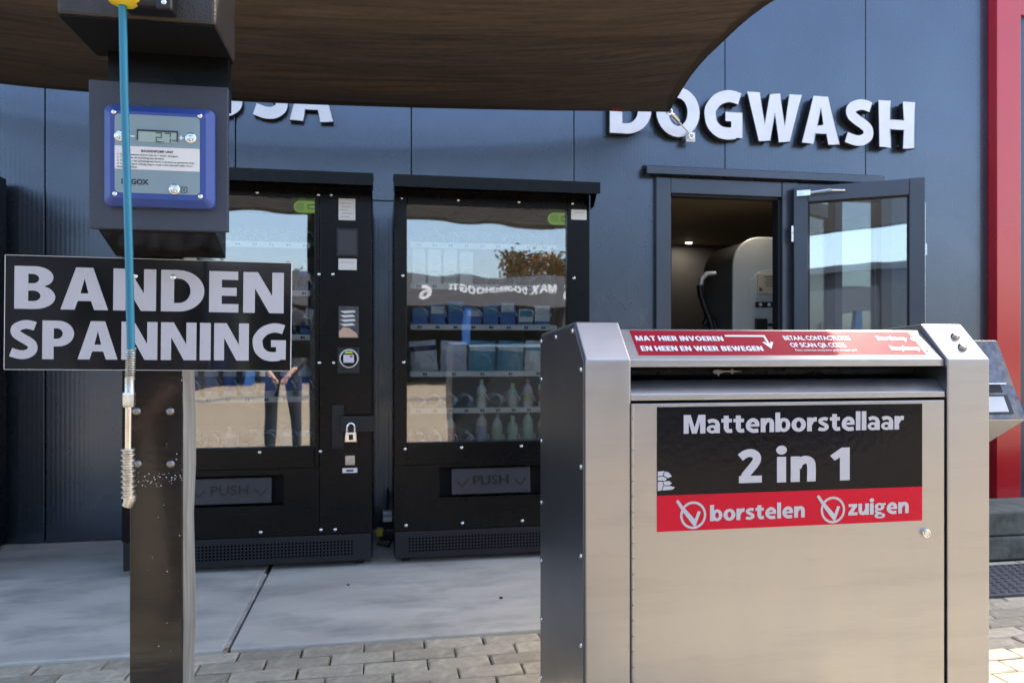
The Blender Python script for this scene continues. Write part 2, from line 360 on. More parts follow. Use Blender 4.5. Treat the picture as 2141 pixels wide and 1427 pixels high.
def small_text(name, txt, O, ex, ez, width, m, parent, weight=0.0, lift=.001, height=None):
    """fine print in Blender's own letter shapes, scaled to a width"""
    cu = bpy.data.curves.new('print', 'FONT'); cu.body = txt; cu.size = 1; cu.offset = weight; cu.resolution_u = 3
    ob = bpy.data.objects.new('print', cu); COL.objects.link(ob); dg = bpy.context.evaluated_depsgraph_get()
    me = ob.evaluated_get(dg).to_mesh()
    vs_ = [v.co.copy() for v in me.vertices]; fs = [list(p.vertices) for p in me.polygons]
    ob.evaluated_get(dg).to_mesh_clear(); bpy.data.objects.remove(ob); bpy.data.curves.remove(cu)
    x0 = min(v.x for v in vs_); x1 = max(v.x for v in vs_); k = width / (x1 - x0); ky = k if height is None else height / .7
    ex = Vector(ex).normalized(); ez = Vector(ez).normalized(); nv = ex.cross(ez); mb = MB(); O = Vector(O)
    mb.v = [tuple(O + ex * ((v.x - x0) * k) + ez * (v.y * ky) + nv * lift) for v in vs_]; mb.f = fs; mb.m = [0] * len(fs)
    return mb.build(name, m, parent, fixn=False)
X_, Z_ = (1, 0, 0), (0, 0, 1)

def screw_mesh(r=.009, h=.006, m=None):
    mb = MB(); mb.lathe((0, 0, 0), (0, -1, 0), [(r, 0), (r * .95, h * .4), (r * .7, h * .8), (r * .3, h)], 10)
    return mb.mesh('screw', m or M_chrome, smooth=True)
ME_screw = screw_mesh(); ME_screw_s = screw_mesh(.005, .003); ME_bolt = screw_mesh(.0095, .006, mat('dark_bolt', (.22, .21, .20), .4, 1, var=.3, vs_=60))

# ================================================================== SETTING
YW = 4.47                                   # facade plane
# ground sheet
mb = MB(); mb.box(-150, 150, -150, 150, -.4, -.016); tag(mb.build('ground', M_sand), kind='structure')
# far forecourt, clinker pattern in the material (seen only as a reflection)
m = mat('forecourt_paving', (.34, .30, .245), .85, var=.15, vs_=1.5, bump=.3, bs=120)
nt = m.node_tree; br = nt.nodes.new('ShaderNodeTexBrick'); br.inputs['Scale'].default_value = 1; br.inputs['Brick Width'].default_value = .21; br.inputs['Row Height'].default_value = .105
br.inputs['Mortar Size'].default_value = .004; br.inputs['Color1'].default_value = (.34, .27, .185, 1); br.inputs['Color2'].default_value = (.28, .22, .15, 1); br.inputs['Mortar'].default_value = (.12, .10, .06, 1)
tc = nt.nodes.new('ShaderNodeTexCoord'); nt.links.new(tc.outputs['Object'], br.inputs[0]); nt.links.new(br.outputs[0], nt.nodes['Principled BSDF'].inputs['Base Color'])
mb = MB(); mb.box(-40, 40, -34, .40, -.1, .0); tag(mb.build('forecourt', m), kind='structure')

# concrete pad: two slabs and the joint between them
PY0, PX1, JX = 2.775, 1.86, -.547
pad = thing('concrete_pad', None, None); pad['kind'] = 'structure'
for a, b in ((-4.2, JX - .012), (JX + .012, PX1)):
    mb = MB(); mb.box(a, b, PY0, YW + .3, -.12, .010); mb.build('slab', M_conc, pad, bevel=.006)
mb = MB(); mb.box(JX - .0115, JX + .001, PY0 + .004, 3.7, -.1, .004); mb.build('joint_strip', M_fill, pad)
mb = MB(); mb.lathe((JX - .004, PY0 + .012, .0035), (0, 0, 1), [(.011, 0), (.008, .002)], 9); mb.build('rust_spot', M_orange, pad)
for u, v, s in ((1047, 1249, .011), (728, 1222, .007)):
    D = (HC - .01) * FPX * (math.cos(YAW) - (u - 1070.5) / FPX * math.sin(YAW)) / (v - HOR); x, _ = W(u, v, D)
    mb = MB(); pts = [(x + s * random.uniform(.6, 1.3) * math.cos(R(k * 45)), D + s * 1.2 * random.uniform(.6, 1.3) * math.sin(R(k * 45))) for k in range(8)]
    mb.prism(pts, 'z', .0095, .0125); mb.build('pebble_hole', M_deep, pad)

# paving stones
paving = thing('paving', None, None); paving['kind'] = 'structure'
PL, PW, GAP = .2165, .0875, .0055
def stone_into(mb, x, y, z, l=PL - GAP, w=PW - GAP, c=.005):
    n = len(mb.v); a, b = l / 2, w / 2
    mb.v += [(x - a, y - b, z - .05), (x + a, y - b, z - .05), (x + a, y + b, z - .05), (x - a, y + b, z - .05),
             (x - a, y - b, z - c), (x + a, y - b, z - c), (x + a, y + b, z - c), (x - a, y + b, z - c),
             (x - a + c, y - b + c, z), (x + a - c, y - b + c, z), (x + a - c, y + b - c, z), (x - a + c, y + b - c, z)]
    for q in ((0,1,5,4),(1,2,6,5),(2,3,7,6),(3,0,4,7),(4,5,9,8),(5,6,10,9),(6,7,11,10),(7,4,8,11),(8,9,10,11)):
        mb.f.append([n + i for i in q]); mb.m.append(0)
ST = []
for k in range(3):
    mb = MB(); stone_into(mb, 0, 0, 0, PL - GAP - random.uniform(0, .002), PW - GAP - random.uniform(0, .0015), .004 + .0015 * k); ST.append(mb.mesh('paver', M_paver))
rest = MB(); cnt = 0; cand = []
row = 0; y = YW - PW / 2 - .02
while y > .42:
    off = (row % 2) * PL / 2 + .035 + random.uniform(-.012, .012)
    for i in range(-26, 30):
        x = i * PL + off
        if y > PY0 - PW * .55 and x < PX1 + PL / 2 + .002: continue
        if 3.26 < y < 3.64 and x > 2.92: continue
        cand.append((x, y, row))
    row += 1; y -= PW
# align the first full row with the edge of the pad
k = min((c for c in cand if c[0] < 0), key=lambda c: -c[1]); dy = (PY0 - .004 - PW / 2) - k[1]
for x, y, r_ in cand:
    y += dy
    near = (y > 2.05 and -2.0 < x < .62) or (y > 1.9 and 1.9 < x < 3.2 and x / y < 1.12)
    z = random.uniform(-.0022, .0022)
    if near and cnt < 296:
        o = place('paver', random.choice(ST), (x + random.uniform(-.0015, .0015), y + random.uniform(-.001, .001), z), paving, (random.uniform(-.012, .012), random.uniform(-.007, .007), random.uniform(-.006, .006) + (math.pi if random.random() < .5 else 0))); cnt += 1
    else:
        stone_into(rest, x, y, z)
o = rest.build('paver_field', M_paver2, paving, fixn=False); o['kind'] = 'stuff'

# ================================================================== FACADE BUILDING
ROOF = 4.8; DX0, DX1, DZ = 1.69, 3.34, 2.16      # doorway in the facade
bld = thing('building', 'dark blue-grey steel clad building with the open glass door', 'building', (1, YW, 0))
seams = [.167 + k for k in range(-5, 5)]; seams[-1] = 4.10
for a, b in zip(seams, seams[1:]):
    g = .0035
    if b <= DX0 or a >= DX1:
        mb = MB(); mb.box(a + g, b - g, YW, YW + .06, .015, ROOF); mb.build('wall_panel', M_wall, bld, bevel=.003)
    else:
        l, r_ = max(a, DX0), min(b, DX1)
        mb = MB(); mb.box(a + g, b - g, YW, YW + .06, DZ, ROOF)
        if a < DX0 - .01: mb.box(a + g, DX0, YW, YW + .06, .015, DZ)
        if b > DX1 + .01: mb.box(DX1, b - g, YW, YW + .06, .015, DZ)
        mb.build('wall_panel', M_wall, bld)
mb = MB(); mb.box(-5, DX0, YW + .062, YW + .1, 0, ROOF); mb.box(DX0, DX1, YW + .062, YW + .1, DZ, ROOF); mb.box(DX1, 4.28, YW + .102, YW + .1, 0, ROOF)
mb.build('backing_wall', M_joint, bld)
mb = MB(); mb.box(-5, 9, YW - .05, YW + .25, ROOF, ROOF + .06); mb.build('roof_trim', M_frame, bld)
mb = MB(); mb.box(-5, 9, YW + .25, YW + 8, ROOF - .1, ROOF); mb.build('roof', M_joint, bld)
mb = MB(); mb.box(-5, -4.9, YW + .1, YW + 8, 0, ROOF - .1); mb.box(8.9, 9, YW + .1, YW + 8, 0, ROOF - .1); mb.box(-5, 9, YW + 7.9, YW + 8, 0, ROOF - .1); mb.build('outer_wall', M_joint, bld)
# small cross seam between the machines
mb = MB(); x0, z = W(782, 419, YW); x1, _ = W(815, 420, YW); mb.box(x0 - .1, x1 + .1, YW - .003, YW + .002, z - .004, z + .004); mb.build('cross_seam', M_joint, bld)
# the dog wash room behind the doorway
YB = 7.6
mb = MB(); mb.box(1.0, 4.1, YW + .11, YB, 2.22, 2.27); mb.build('room_ceiling', M_ceil, bld)
mb = MB(); mb.box(1.0, 4.1, YB, YB + .06, 0, 2.22); mb.box(1.0, 1.06, YW + .11, YB, 0, 2.22); mb.box(4.04, 4.1, YW + .11, YB, 0, 2.22); mb.build('room_wall', M_roomw, bld)
mb = MB(); mb.box(1.0, 4.1, YW + .11, YB, -.01, .012); mb.build('room_floor', M_conc, bld)
M_lamp = bpy.data.materials.new('lamp_disc'); M_lamp.use_nodes = True
M_lamp.node_tree.nodes['Principled BSDF'].inputs['Emission Color'].default_value = (1, .86, .66, 1); M_lamp.node_tree.nodes['Principled BSDF'].inputs['Emission Strength'].default_value = 4
for u, v in ((1585, 408), (1440, 505)):
    yc = math.cos(YAW) - (u - 1070.5) / FPX * math.sin(YAW); D = (2.22 - HC) * FPX * yc / (HOR - v); x, z = W(u, v, D)
    mb = MB(); mb.lathe((x, D, 2.22), (0, 0, -1), [(.045, 0), (.043, .012), (.034, .013)], 14); sp = mb.build('ceiling_spot', M_whitep, bld, smooth=True)
    mb = MB(); mb.lathe((x, D, 2.2065), (0, 0, -1), [(.033, 0), (.031, .004)], 14); mb.build('lamp_disc', M_lamp, sp)
    ld = bpy.data.lights.new('ceiling_spot_light', 'AREA'); ld.shape = 'DISK'; ld.size = .06; ld.energy = .45 if D < 6 else .3; ld.color = (1, .90, .76)
    lo = bpy.data.objects.new('ceiling_spot_light', ld); COL.objects.link(lo); lo.location = (x, D, 2.198)
# door frame
for nm, (a, b, z0, z1, y0) in {'door_jamb': (DX0, 1.785, .01, DZ, YW - .035), 'door_head': (1.787, 2.545, 2.065, DZ, YW - .032), 'door_post': (2.547, 2.66, .01, DZ, YW - .036),
                               'window_head': (2.662, 3.255, 2.07, DZ, YW - .03), 'window_jamb': (3.257, DX1, .01, DZ, YW - .034), 'window_sill': (2.662, 3.255, .01, .22, YW - .03)}.items():
    mb = MB(); mb.box(a, b, y0, YW + .09, z0, z1); mb.build(nm, M_frame, bld, bevel=.004)
mb = MB(); mb.box(1.785, 1.80, YW - .01, YW + .06, .012, 2.05); mb.box(1.80, 2.53, YW - .01, YW + .06, 2.05, 2.064); mb.box(2.53, 2.546, YW - .01, YW + .06, .012, 2.05); mb.build('door_rebate', M_joint, bld)
mb = MB(); mb.box(2.662, 3.255, YW + .02, YW + .026, .22, 2.07); mb.build('side_window_pane', M_dglass, bld)
mb = MB(); mb.box(2.93, 2.985, YW - .02, YW + .08, .222, 2.068); mb.build('window_mullion', M_frame, bld, bevel=.003)
# drip cap over the door
x0, z0 = W(1350, 356, YW - .05); x1, z1 = W(1845, 380, YW - .05)
mb = MB(); zc = (z0 + z1) / 2; mb.prism([(YW, zc + .05), (YW - .075, zc + .025), (YW - .075, zc - .018), (YW - .068, zc - .018), (YW - .068, zc + .016), (YW, zc + .03)], 'x', x0, x1); mb.build('drip_cap', M_frame, bld)

# lettering on the wall: built-up letters, light faces on black returns
def wall_letters(name, label, txt, xs, z0, cap, depth, mf):
    t = thing(name, label, 'lettering', (xs[0][0], YW - .04, z0))
    for ch, (a, b) in zip(txt, xs):
        w, pcs = G[ch]; mb = MB()
        glyph_into(mb, pcs, Vector((a, YW - .012 - depth, z0)), Vector((1, 0, 0)), Vector((0, 0, 1)), Vector((0, -1, 0)), (b - a) / w, cap, 0, depth, 0, 1)
        o = mb.build('letter', [mf, M_joint], t, bevel=.004, seg=2, fixn=False)
        for q in range(2):
            mb2 = MB(); xx = a + (b - a) * (.3 + .4 * q); mb2.tube([(xx, YW - .013, z0 + cap * .1), (xx, YW, z0 + cap * .1)], .005, 6); mb2.build('standoff', M_dull, o)
    return t
YL = YW - .062
dog = [(1275, 1362), (1372, 1463), (1472, 1554), (1564, 1675), (1676, 1756), (1766, 1828), (1838, 1912)]
xs = [(W(a, 250, YL)[0], W(b, 250, YL)[0]) for a, b in dog]
zb = W(1592, 294, YL)[1]; zt = W(1720, 203, YL)[1]
wall_letters('wall_lettering', 'raised light grey capital letters DOGWASH on the wall above the open door', 'DOGWASH', xs, zb, zt - zb, .05, M_white)
kas = [(205, 285), (295, 392), (428, 508), (527, 603), (604, 697)]
xs = [(W(a, 240, YL)[0], W(b, 240, YL)[0]) for a, b in kas]
zb2 = W(560, 246, YL)[1]
wall_letters('wall_lettering', 'raised light grey letters half hidden by the shade sail, left of the machines', 'KASSA', xs, zb2, (zt - zb), .03, M_white)

# red portal with window, right of the facade
YR = 4.395; RX0, RX1 = 4.10, 4.285
port = thing('red_portal', 'red painted portal frame at the right edge, standing behind the low stone ledge', 'portal', (RX0, YR, 0))
mb = MB(); mb.box(RX0, RX1, YR, YW + .1, 0, 4.5); mb.build('jamb', M_redp, port, bevel=.003)
mb = MB(); mb.box(RX1 + .0005, 7.0, YR + .001, YW + .1, 3.36, 4.498); mb.build('lintel', M_redp, port, bevel=.003)
mb = MB(); mb.box(7.0005, 7.19, YR, YW + .1, 0, 4.5); mb.build('jamb', M_redp, port, bevel=.003)
mb = MB(); mb.box(RX1 + .0005, RX1 + .06, YR + .03, YW + .08, 0, 3.359); mb.box(6.94, 6.9995, YR + .03, YW + .08, 0, 3.359); mb.box(RX1 + .061, 6.939, YR + .03, YW + .08, 3.30, 3.358); mb.box(RX1 + .061, 6.939, YR + .03, YW + .08, .001, .09); mb.box(RX1 + .061, 6.939, YR + .03, YW + .08, 1.95, 2.01)
mb.build('window_frame', M_frame, port)
mb = MB(); mb.box(RX1 + .061, 6.939, YW + .02, YW + .026, .09, 3.30); mb.build('window_pane', M_dglass, port)
mb = MB(); mb.box(RX1, 7.0, YW + .9, YW + .95, 0, 3.4); mb.build('inner_wall', M_roomw, port)
lg_ = thing('stone_ledge', 'low ledge of mossy grey stone blocks in front of the red portal', 'ledge', (3.02, 3.3, 0))
bx = 3.02; kk = 0
while bx < 6.1:
    for z0, z1, o_ in ((.0, .118, 0), (.122, .25, .012)):
        mb = MB(); mb.box(bx + .003, bx + .597, 3.30 + o_ + random.uniform(0, .008), 3.62, z0, z1); mb.build('block', M_conc2, lg_, bevel=.012)
    bx += .6
# rubber mat
mt = thing('rubber_mat', 'dark ribbed rubber mat on the paving at the right edge', 'mat', (2.8, 2.98, .004))
mb = MB(); mb.box(2.35, 3.45, 2.80, 3.20, .003, .016); mb.build('base', M_rub, mt, bevel=.004)
mb = MB()
for i in range(26):
    for j in range(9): mb.lathe((2.38 + i * .0412 + (j % 2) * .02, 2.825 + j * .043, .016), (0, 0, 1), [(.016, 0), (.013, .004), (.006, .0045)], 7)
o = mb.build('studs', M_rub, mt); o['kind'] = 'stuff'

# ================================================================== OPEN GLASS DOOR
hx, hy, ex_, ey_ = 2.615, 4.415, 3.245, 4.02
L_ = math.hypot(ex_ - hx, ey_ - hy)
door = thing('glass_door', 'open outward-swung glass door leaf in dark blue-grey frame', 'door', (hx, hy, .02), rz=math.atan2(ey_ - hy, ex_ - hx))
for nm, a, b, z0, z1 in (('stile', 0, .085, 0, 2.10), ('stile', L_ - .085, L_, 0, 2.10), ('rail', .0855, L_ - .0855, 2.0, 2.098), ('rail', .0855, L_ - .0855, 0, .14)):
    mb = MB(); mb.box(a, b, -.03, .03, z0, z1); mb.build(nm, M_frame, door, bevel=.005, local=True)
mb = MB(); mb.box(.0855, L_ - .0855, -.004, .002, .14, 2.0); mb.build('pane', M_dglass, door, local=True)
mb = MB()
for a, b, z0, z1 in ((.086, .096, .14, 2.0), (L_ - .096, L_ - .086, .14, 2.0), (.096, L_ - .096, 1.99, 1.9995), (.096, L_ - .096, .1405, .15)): mb.box(a, b, -.014, -.005, z0, z1)
mb.build('gasket', M_joint, door, local=True)
mb = MB(); mb.box(L_, L_ + .004, -.012, .012, .1, 1.95); mb.build('lock_strip', M_chrome, door, local=True)
mb = MB(); mb.box(L_ + .004, L_ + .012, -.01, .014, 1.63, 1.70); mb.build('bolt_keep', M_chrome, door, local=True)
for z in (.25, 1.75):
    mb = MB(); mb.tube([(-.008, -.032, z), (-.008, -.032, z + .055)], .009, 10); mb.tube([(-.008, -.032, z + .058), (-.008, -.032, z + .10)], .009, 10); mb.build('hinge', M_chrome, door, local=True, smooth=True)
mb = MB(); mb.tube([(.06, -.04, 2.05), (.22, -.075, 2.055)], .011, 8); mb.box(.02, .10, -.06, -.03, 2.035, 2.07); mb.tube([(.22, -.075, 2.055), (.30, -.06, 2.05)], .006, 8); mb.build('closer_arm', M_chrome, door, local=True)
mb = MB(); mb.tube([(L_ - .045, .03, .95), (L_ - .045, .075, .95), (L_ - .045, .075, 1.25), (L_ - .045, .03, 1.25)], .011, 10); mb.build('pull_handle', M_chrome, door, local=True, smooth=True)

# dog wash cabinet inside the room
DW = 5.2
dw = thing('dog_wash_cabinet', 'rounded stainless dog wash cabinet standing inside the open doorway', 'washing machine', (2.98, 5.4, .012))
prof = [(2.585, .05)] + [(2.585, 1.70)] + arc(2.805, 1.71, .22, .22, 180, 90, 10) + arc(3.16, 1.71, .22, .22, 90, 0, 10) + [(3.38, .05)]
mb = MB(); mb.prism(prof, 'y', DW, DW + .03); mb.build('front_panel', M_sage, dw, bevel=.012, seg=3)
pi = [(2.70 if x < 2.9 else 3.27 if x > 3.1 else x, z) for x, z in prof]
mb = MB(); pb = [(2.60 + (x - 2.585) * .985, z - .01) for x, z in prof]; mb.prism(pb, 'y', DW + .031, DW + .55); mb.build('body', mat('cabinet_side', (.20, .20, .20), .45, .5), dw)
mb = MB(); pi = [(2.71, .2), (2.71, 1.52)] + arc(2.86, 1.53, .15, .15, 180, 90, 8) + [(3.36, 1.68), (3.36, .2)]; mb.prism(pi, 'y', DW - .006, DW - .0005); mb.build('door_plate', M_sage, dw, bevel=.003)
def dwbox(nm, u0, u1, v0, v1, m, d=.012, extra=0):
    x0, z1 = W(u0, v0, DW); x1, z0 = W(u1, v1, DW); mb = MB(); mb.box(x0, x1 + extra, DW - .007 - d, DW - .007, z0, z1); return mb.build(nm, m, dw, bevel=.003)
sb = dwbox('instruction_screen', 1582, 1634, 572, 615, M_beige, extra=.03)
x0, z1 = W(1588, 578, DW)
for k in range(4):
    mb = MB(); mb.box(x0 + .03 + .01 * (k % 2), x0 + .14 - .012 * (k % 3), DW - .0205, DW - .0195, z1 - .022 * k - .004, z1 - .022 * k); mb.build('print_line', M_ink, sb)
for u in (1588, 1624):
    x, z = W(u, 606, DW); mb = MB(); mb.prism([(x - .012, z - .01), (x + .014, z - .006), (x + .006, z + .02), (x, z + .004), (x - .01, z + .028)], 'y', DW - .0205, DW - .0195); mb.build('print_figure', M_ink, sb)
sl = dwbox('button_row', 1578, 1636, 631, 643, M_black2, extra=.06)
for u in (1590, 1608, 1630):
    x, z = W(u, 637, DW - .02); mb = MB(); mb.lathe((x, DW - .019, z), (0, -1, 0), [(.013, 0), (.012, .006), (.005, .008)], 10); mb.build('button', M_paper, sl, smooth=True)
dwbox('dispenser', 1577, 1600, 666, 692, M_black2, .03); dwbox('coin_slot', 1604, 1622, 676, 682, M_black2, .01)
hs = thing('shower_hose', 'black shower hose with grey handle hanging left of the dog wash cabinet', 'hose', (2.5, 5.2, .9))
pts = [W(u, v, 5.3) for u, v in ((1466, 585), (1470, 572), (1482, 570))]
mb = MB(); mb.tube([(x, 5.3, z) for x, z in [W(1496, 571, 5.3), W(1478, 572, 5.3), W(1467, 582, 5.3), W(1464, 598, 5.3)]], [.014, .018, .02, .016], 10); mb.build('handle', M_sage, hs, smooth=True)
mb = MB(); mb.tube([(x, 5.3, z) for x, z in [W(1463, 596, 5.3), W(1465, 615, 5.3), W(1473, 640, 5.3), W(1484, 668, 5.3), W(1492, 700, 5.3), W(1500, 760, 5.3), W(1512, 860, 5.3)]], .024, 10); mb.build('tube', M_black2, hs, smooth=True)
mb = MB(); mb.tube([(x, 5.32, z) for x, z in [W(1474, 678, 5.3), W(1482, 664, 5.3), W(1494, 668, 5.3), W(1500, 692, 5.3), W(1498, 730, 5.3)]], .02, 10); mb.build('tube', M_black2, hs, smooth=True)

# ================================================================== VENDING MACHINES
YM = 3.72
def coil_mesh(r, turns=4, pitch=.05):
    mb = MB(); n = 14; pts = [(r * math.cos(2 * math.pi * k / n), pitch * k / n, r * math.sin(2 * math.pi * k / n)) for k in range(n * turns + 1)]
    mb.tube(pts, .0026, 5); return mb.mesh('coil', M_coil, smooth=True)
ME_coil = coil_mesh(.034); ME_coilw = coil_mesh(.044)
def panel_hole(mb, X0, X1, Z0, Z1, hx0, hx1, hz0, hz1, y0, y1):
    mb.box(X0, hx0, y0, y1, Z0, Z1); mb.box(hx1, X1, y0, y1, Z0, Z1); mb.box(hx0, hx1, y0, y1, Z0, hz0); mb.box(hx0, hx1, y0, y1, hz1, Z1)
def machine(label, x0, x1, gx0, gx1, gz0, gz1, flap, rec, rails, screws, col=None, ztop=1.875, front=True):
    t = thing('vending_machine', label, 'vending machine', ((x0 + x1) / 2, 4.05, .01), 'vending machines along the facade')
    yb = 4.40; z0 = .036; fx1 = col if col else x1
    mb = MB(); mb.box(x0, x0 + .03, YM + .06, yb, z0, ztop); mb.box(x1 - .03, x1, YM + .06, yb, z0, ztop); mb.box(x0 + .03, x1 - .03, yb - .03, yb, z0, ztop); mb.box(x0 + .03, x1 - .03, YM + .06, yb - .03, ztop - .03, ztop); mb.box(x0 + .03, x1 - .03, YM + .06, yb - .03, z0, z0 + .4)
    mb.build('cabinet', M_black, t)
    mb = MB(); mb.box(x0 + .031, x0 + .036, YM + .07, yb - .035, .45, ztop - .035); mb.box(x1 - .036, x1 - .031, YM + .07, yb - .035, .45, ztop - .035); mb.box(x0 + .036, x1 - .036, yb - .036, yb - .031, .45, ztop - .035); mb.build('inner_lining', M_inner, t)
    for fx in (x0 + .06, x1 - .06):
        for fy in (YM + .08, yb - .08): mb = MB(); mb.lathe((fx, fy, .010), (0, 0, 1), [(.022, 0), (.022, .012), (.012, .012), (.012, .03)], 10); mb.build('foot', M_black2, t)
    zk = .172
    d = MB(); panel_hole(d, x0, fx1, .50, ztop, gx0, gx1, gz0, gz1, YM, YM + .06); dr = d.build('door_frame', M_black, t, bevel=.004)
    fx0_, fx1_, fz0, fz1 = rec
    d = MB(); panel_hole(d, x0, fx1, zk + .004, .4995, fx0_, fx1_, fz0, fz1, YM + .0015, YM + .06); lp = d.build('lower_panel', M_black, t)
    mb = MB(); mb.box(fx0_ - .002, fx1_ + .002, YM + .055, YM + .0595, fz0 - .002, fz1 + .002); mb.build('chute', M_deep, lp)
    a, b, c, e = flap
    mb = MB(); mb.prism([(YM + .012, c), (YM + .026, e), (YM + .034, e), (YM + .02, c)], 'x', a, b); fl = mb.build('flap', mat('flap_plastic', (.028, .028, .033), .42, bump=.15, bs=300), t, bevel=.004)
    tilt = Vector((0, .014, e - c)).normalized(); h = e - c; wv = b - a
    o = Vector((a + wv * .27, YM + .012, c)) + tilt * (h * .36); small_text('lettering', 'PUSH', o, X_, tilt, wv * .45, mat('flap_text', (.004, .004, .005), .35), fl, .012, .002, height=h * .36)
    for q in (.13, .87):
        mb = MB(); O = Vector((a + wv * q, YM + .012, c)) + tilt * h * .5; nv = Vector((0, -1, 0))
        for pts in ([(-.028, .008), (0, -.026), (.028, .008)], ):
            s_ = stroke(pts, .007, False)[0]; mb.poly([O + Vector((1, 0, 0)) * p[0] + tilt * p[1] + nv * .0022 for p in s_])
        mb.build('arrow', MATS['flap_text'], fl, fixn=False)
    if front:
        mb = MB(); mb.box(gx0 - .004, gx1 + .004, YM + .02, YM + .026, gz0 - .004, gz1 + .004); mb.build('glass_pane', M_glass, t)
    # kick plate with punched holes
    mb = MB(); mb.box(x0 + .004, x1 - .004, YM + .003, YM + .05, z0 + .004, zk); kp = mb.build('kick_plate', mat('kick_plate_coat', (.015, .015, .018), .45, spec=.3), t, bevel=.003)
    mb = MB(); n = int((x1 - x0 - .14) / .0165)
    for i in range(n):
        for j in range(5):
            cx = x0 + .075 + i * .0165; cz = .075 + j * .0155
            mb.poly([(cx + (.0052) * math.cos(R(60 * q)), YM + .0022, cz + (.0052) * math.sin(R(60 * q))) for q in range(6)])
    o = mb.build('vent_holes', mat('hole_black', (.0008, .0008, .0008), .9, spec=0), kp); o['kind'] = 'stuff'
    # hood
    hb = MB(); hy0 = YM - .16
    hb.prism([(hy0, 1.905), (hy0, 1.848), (hy0 + .004, 1.848), (hy0 + .004, 1.895), (YM + .12, 1.93), (YM + .12, 1.945)], 'x', x0 - .006, x1 + .008); hb.box(x0 - .004, x1 + .006, hy0 + .03, YM + .1, ztop + .002, ztop + .012)
    hd = hb.build('rain_hood', M_black, t)
    mb = MB(); mb.prism([(hy0 + .006, 1.893), (hy0 + .03, 1.68), (YM - .004, 1.68), (YM - .004, 1.90)], 'x', x0 - .002, x0 + .001); mb.build('hood_cheek', M_black, hd)
    mb = MB(); mb.prism([(hy0 + .006, 1.893), (YM - .06, 1.80), (YM - .004, 1.80), (YM - .004, 1.90)], 'x', x1 + .0005, x1 + .0035); mb.build('hood_cheek', M_black, hd)
    for u, v in screws:
        x, z = W(u, v, YM); place('screw', ME_screw, (x, YM + (.002 if z < .5 else 0), z), t)
    prods = []
    for z, xs_, wide, tint in rails:
        a, b = gx0 + .02, gx1 - .03
        mb = MB(); mb.box(a, b, YM + .10, YM + .105, z - .014, z + .014); mb.box(a, b, YM + .105, yb - .04, z + .004, z + .010, 1); sh = mb.build('shelf', [M_rail, M_inner], t)
        for i, x in enumerate(xs_):
            r_ = .044 if wide else .034
            place('coil', ME_coilw if wide else ME_coil, (x, YM + .112, z + .012 + r_), sh)
            mb = MB(); mb.box(x - .012, x - .002, YM + .0985, YM + .0998, z - .007, z + .006); mb.box(x + .001, x + .008, YM + .0985, YM + .0998, z - .007, z + .006); mb.build('price_mark', M_ink, sh)
    return t
def spread(a, b, n): return [a + (b - a) * (k + .5) / n for k in range(n)]
def ZG(v, D=3.83): return HC + D * (HOR - v) / FPX / .993
def fl(u0, u1, v0, v1, D=YM):
    a, e = W(u0, v0, D); b, c = W(u1, v1, D); return [a, b, c, e]
# right machine
GX0, GX1, GZ0, GZ1 = .118, .936, .612, 1.795
m2 = machine('black vending machine nearer the door, its window full of white and green packs', .056, 1.056, GX0, GX1, GZ0, GZ1,
    [W(945, 1000, YM)[0], W(1110, 1000, YM)[0], .345, .475], [W(919, 1000, YM)[0], W(1138, 1000, YM)[0], .335, .487],
    [(ZG(515), spread(.14, .88, 9), 0, 0), (ZG(600), spread(.14, .88, 9), 0, 0), (ZG(684), spread(.14, .88, 8), 1, 0), (ZG(781), spread(.14, .88, 5), 1, 0), (ZG(857), spread(.14, .88, 9), 0, 0), (ZG(936), spread(.14, .88, 9), 0, 0)],
    [(839, 414), (958, 418), (1085, 422), (1197, 425), (842, 576), (1200, 581), (844, 757), (847, 938), (965, 935), (1090, 932), (849, 1098), (967, 1093), (1092, 1088)])
m1 = machine('black vending machine left of the gap, with payment column and padlock', -1.198, -.053, -1.08, -.327, .605, 1.81,
    [W(390, 1020, YM)[0], W(567, 1020, YM)[0], .335, .458], [W(380, 1020, YM)[0], W(593, 1020, YM)[0], .325, .472],
    [(ZG(522), spread(-1.06, -.34, 9), 0, 0), (ZG(618), spread(-1.06, -.34, 8), 0, 0), (ZG(706), spread(-1.06, -.34, 7), 1, 0), (ZG(830), spread(-1.06, -.34, 8), 1, 0), (ZG(936), spread(-1.06, -.34, 8), 1, 0)],
    [(538, 402), (666, 407), (667, 573), (668, 758), (543, 945), (670, 943), (545, 1112), (671, 1107)], col=-.305)
m3 = machine('black vending machine at the left edge, only its right side in view', -3.1, -1.995, -2.98, -2.12, .62, 1.80, [-2.8, -2.4, .345, .475], [-2.85, -2.35, .335, .485],
    [(.85, [], 0, 0), (1.1, [], 0, 0), (1.35, [], 0, 0)], [], ztop=1.99)
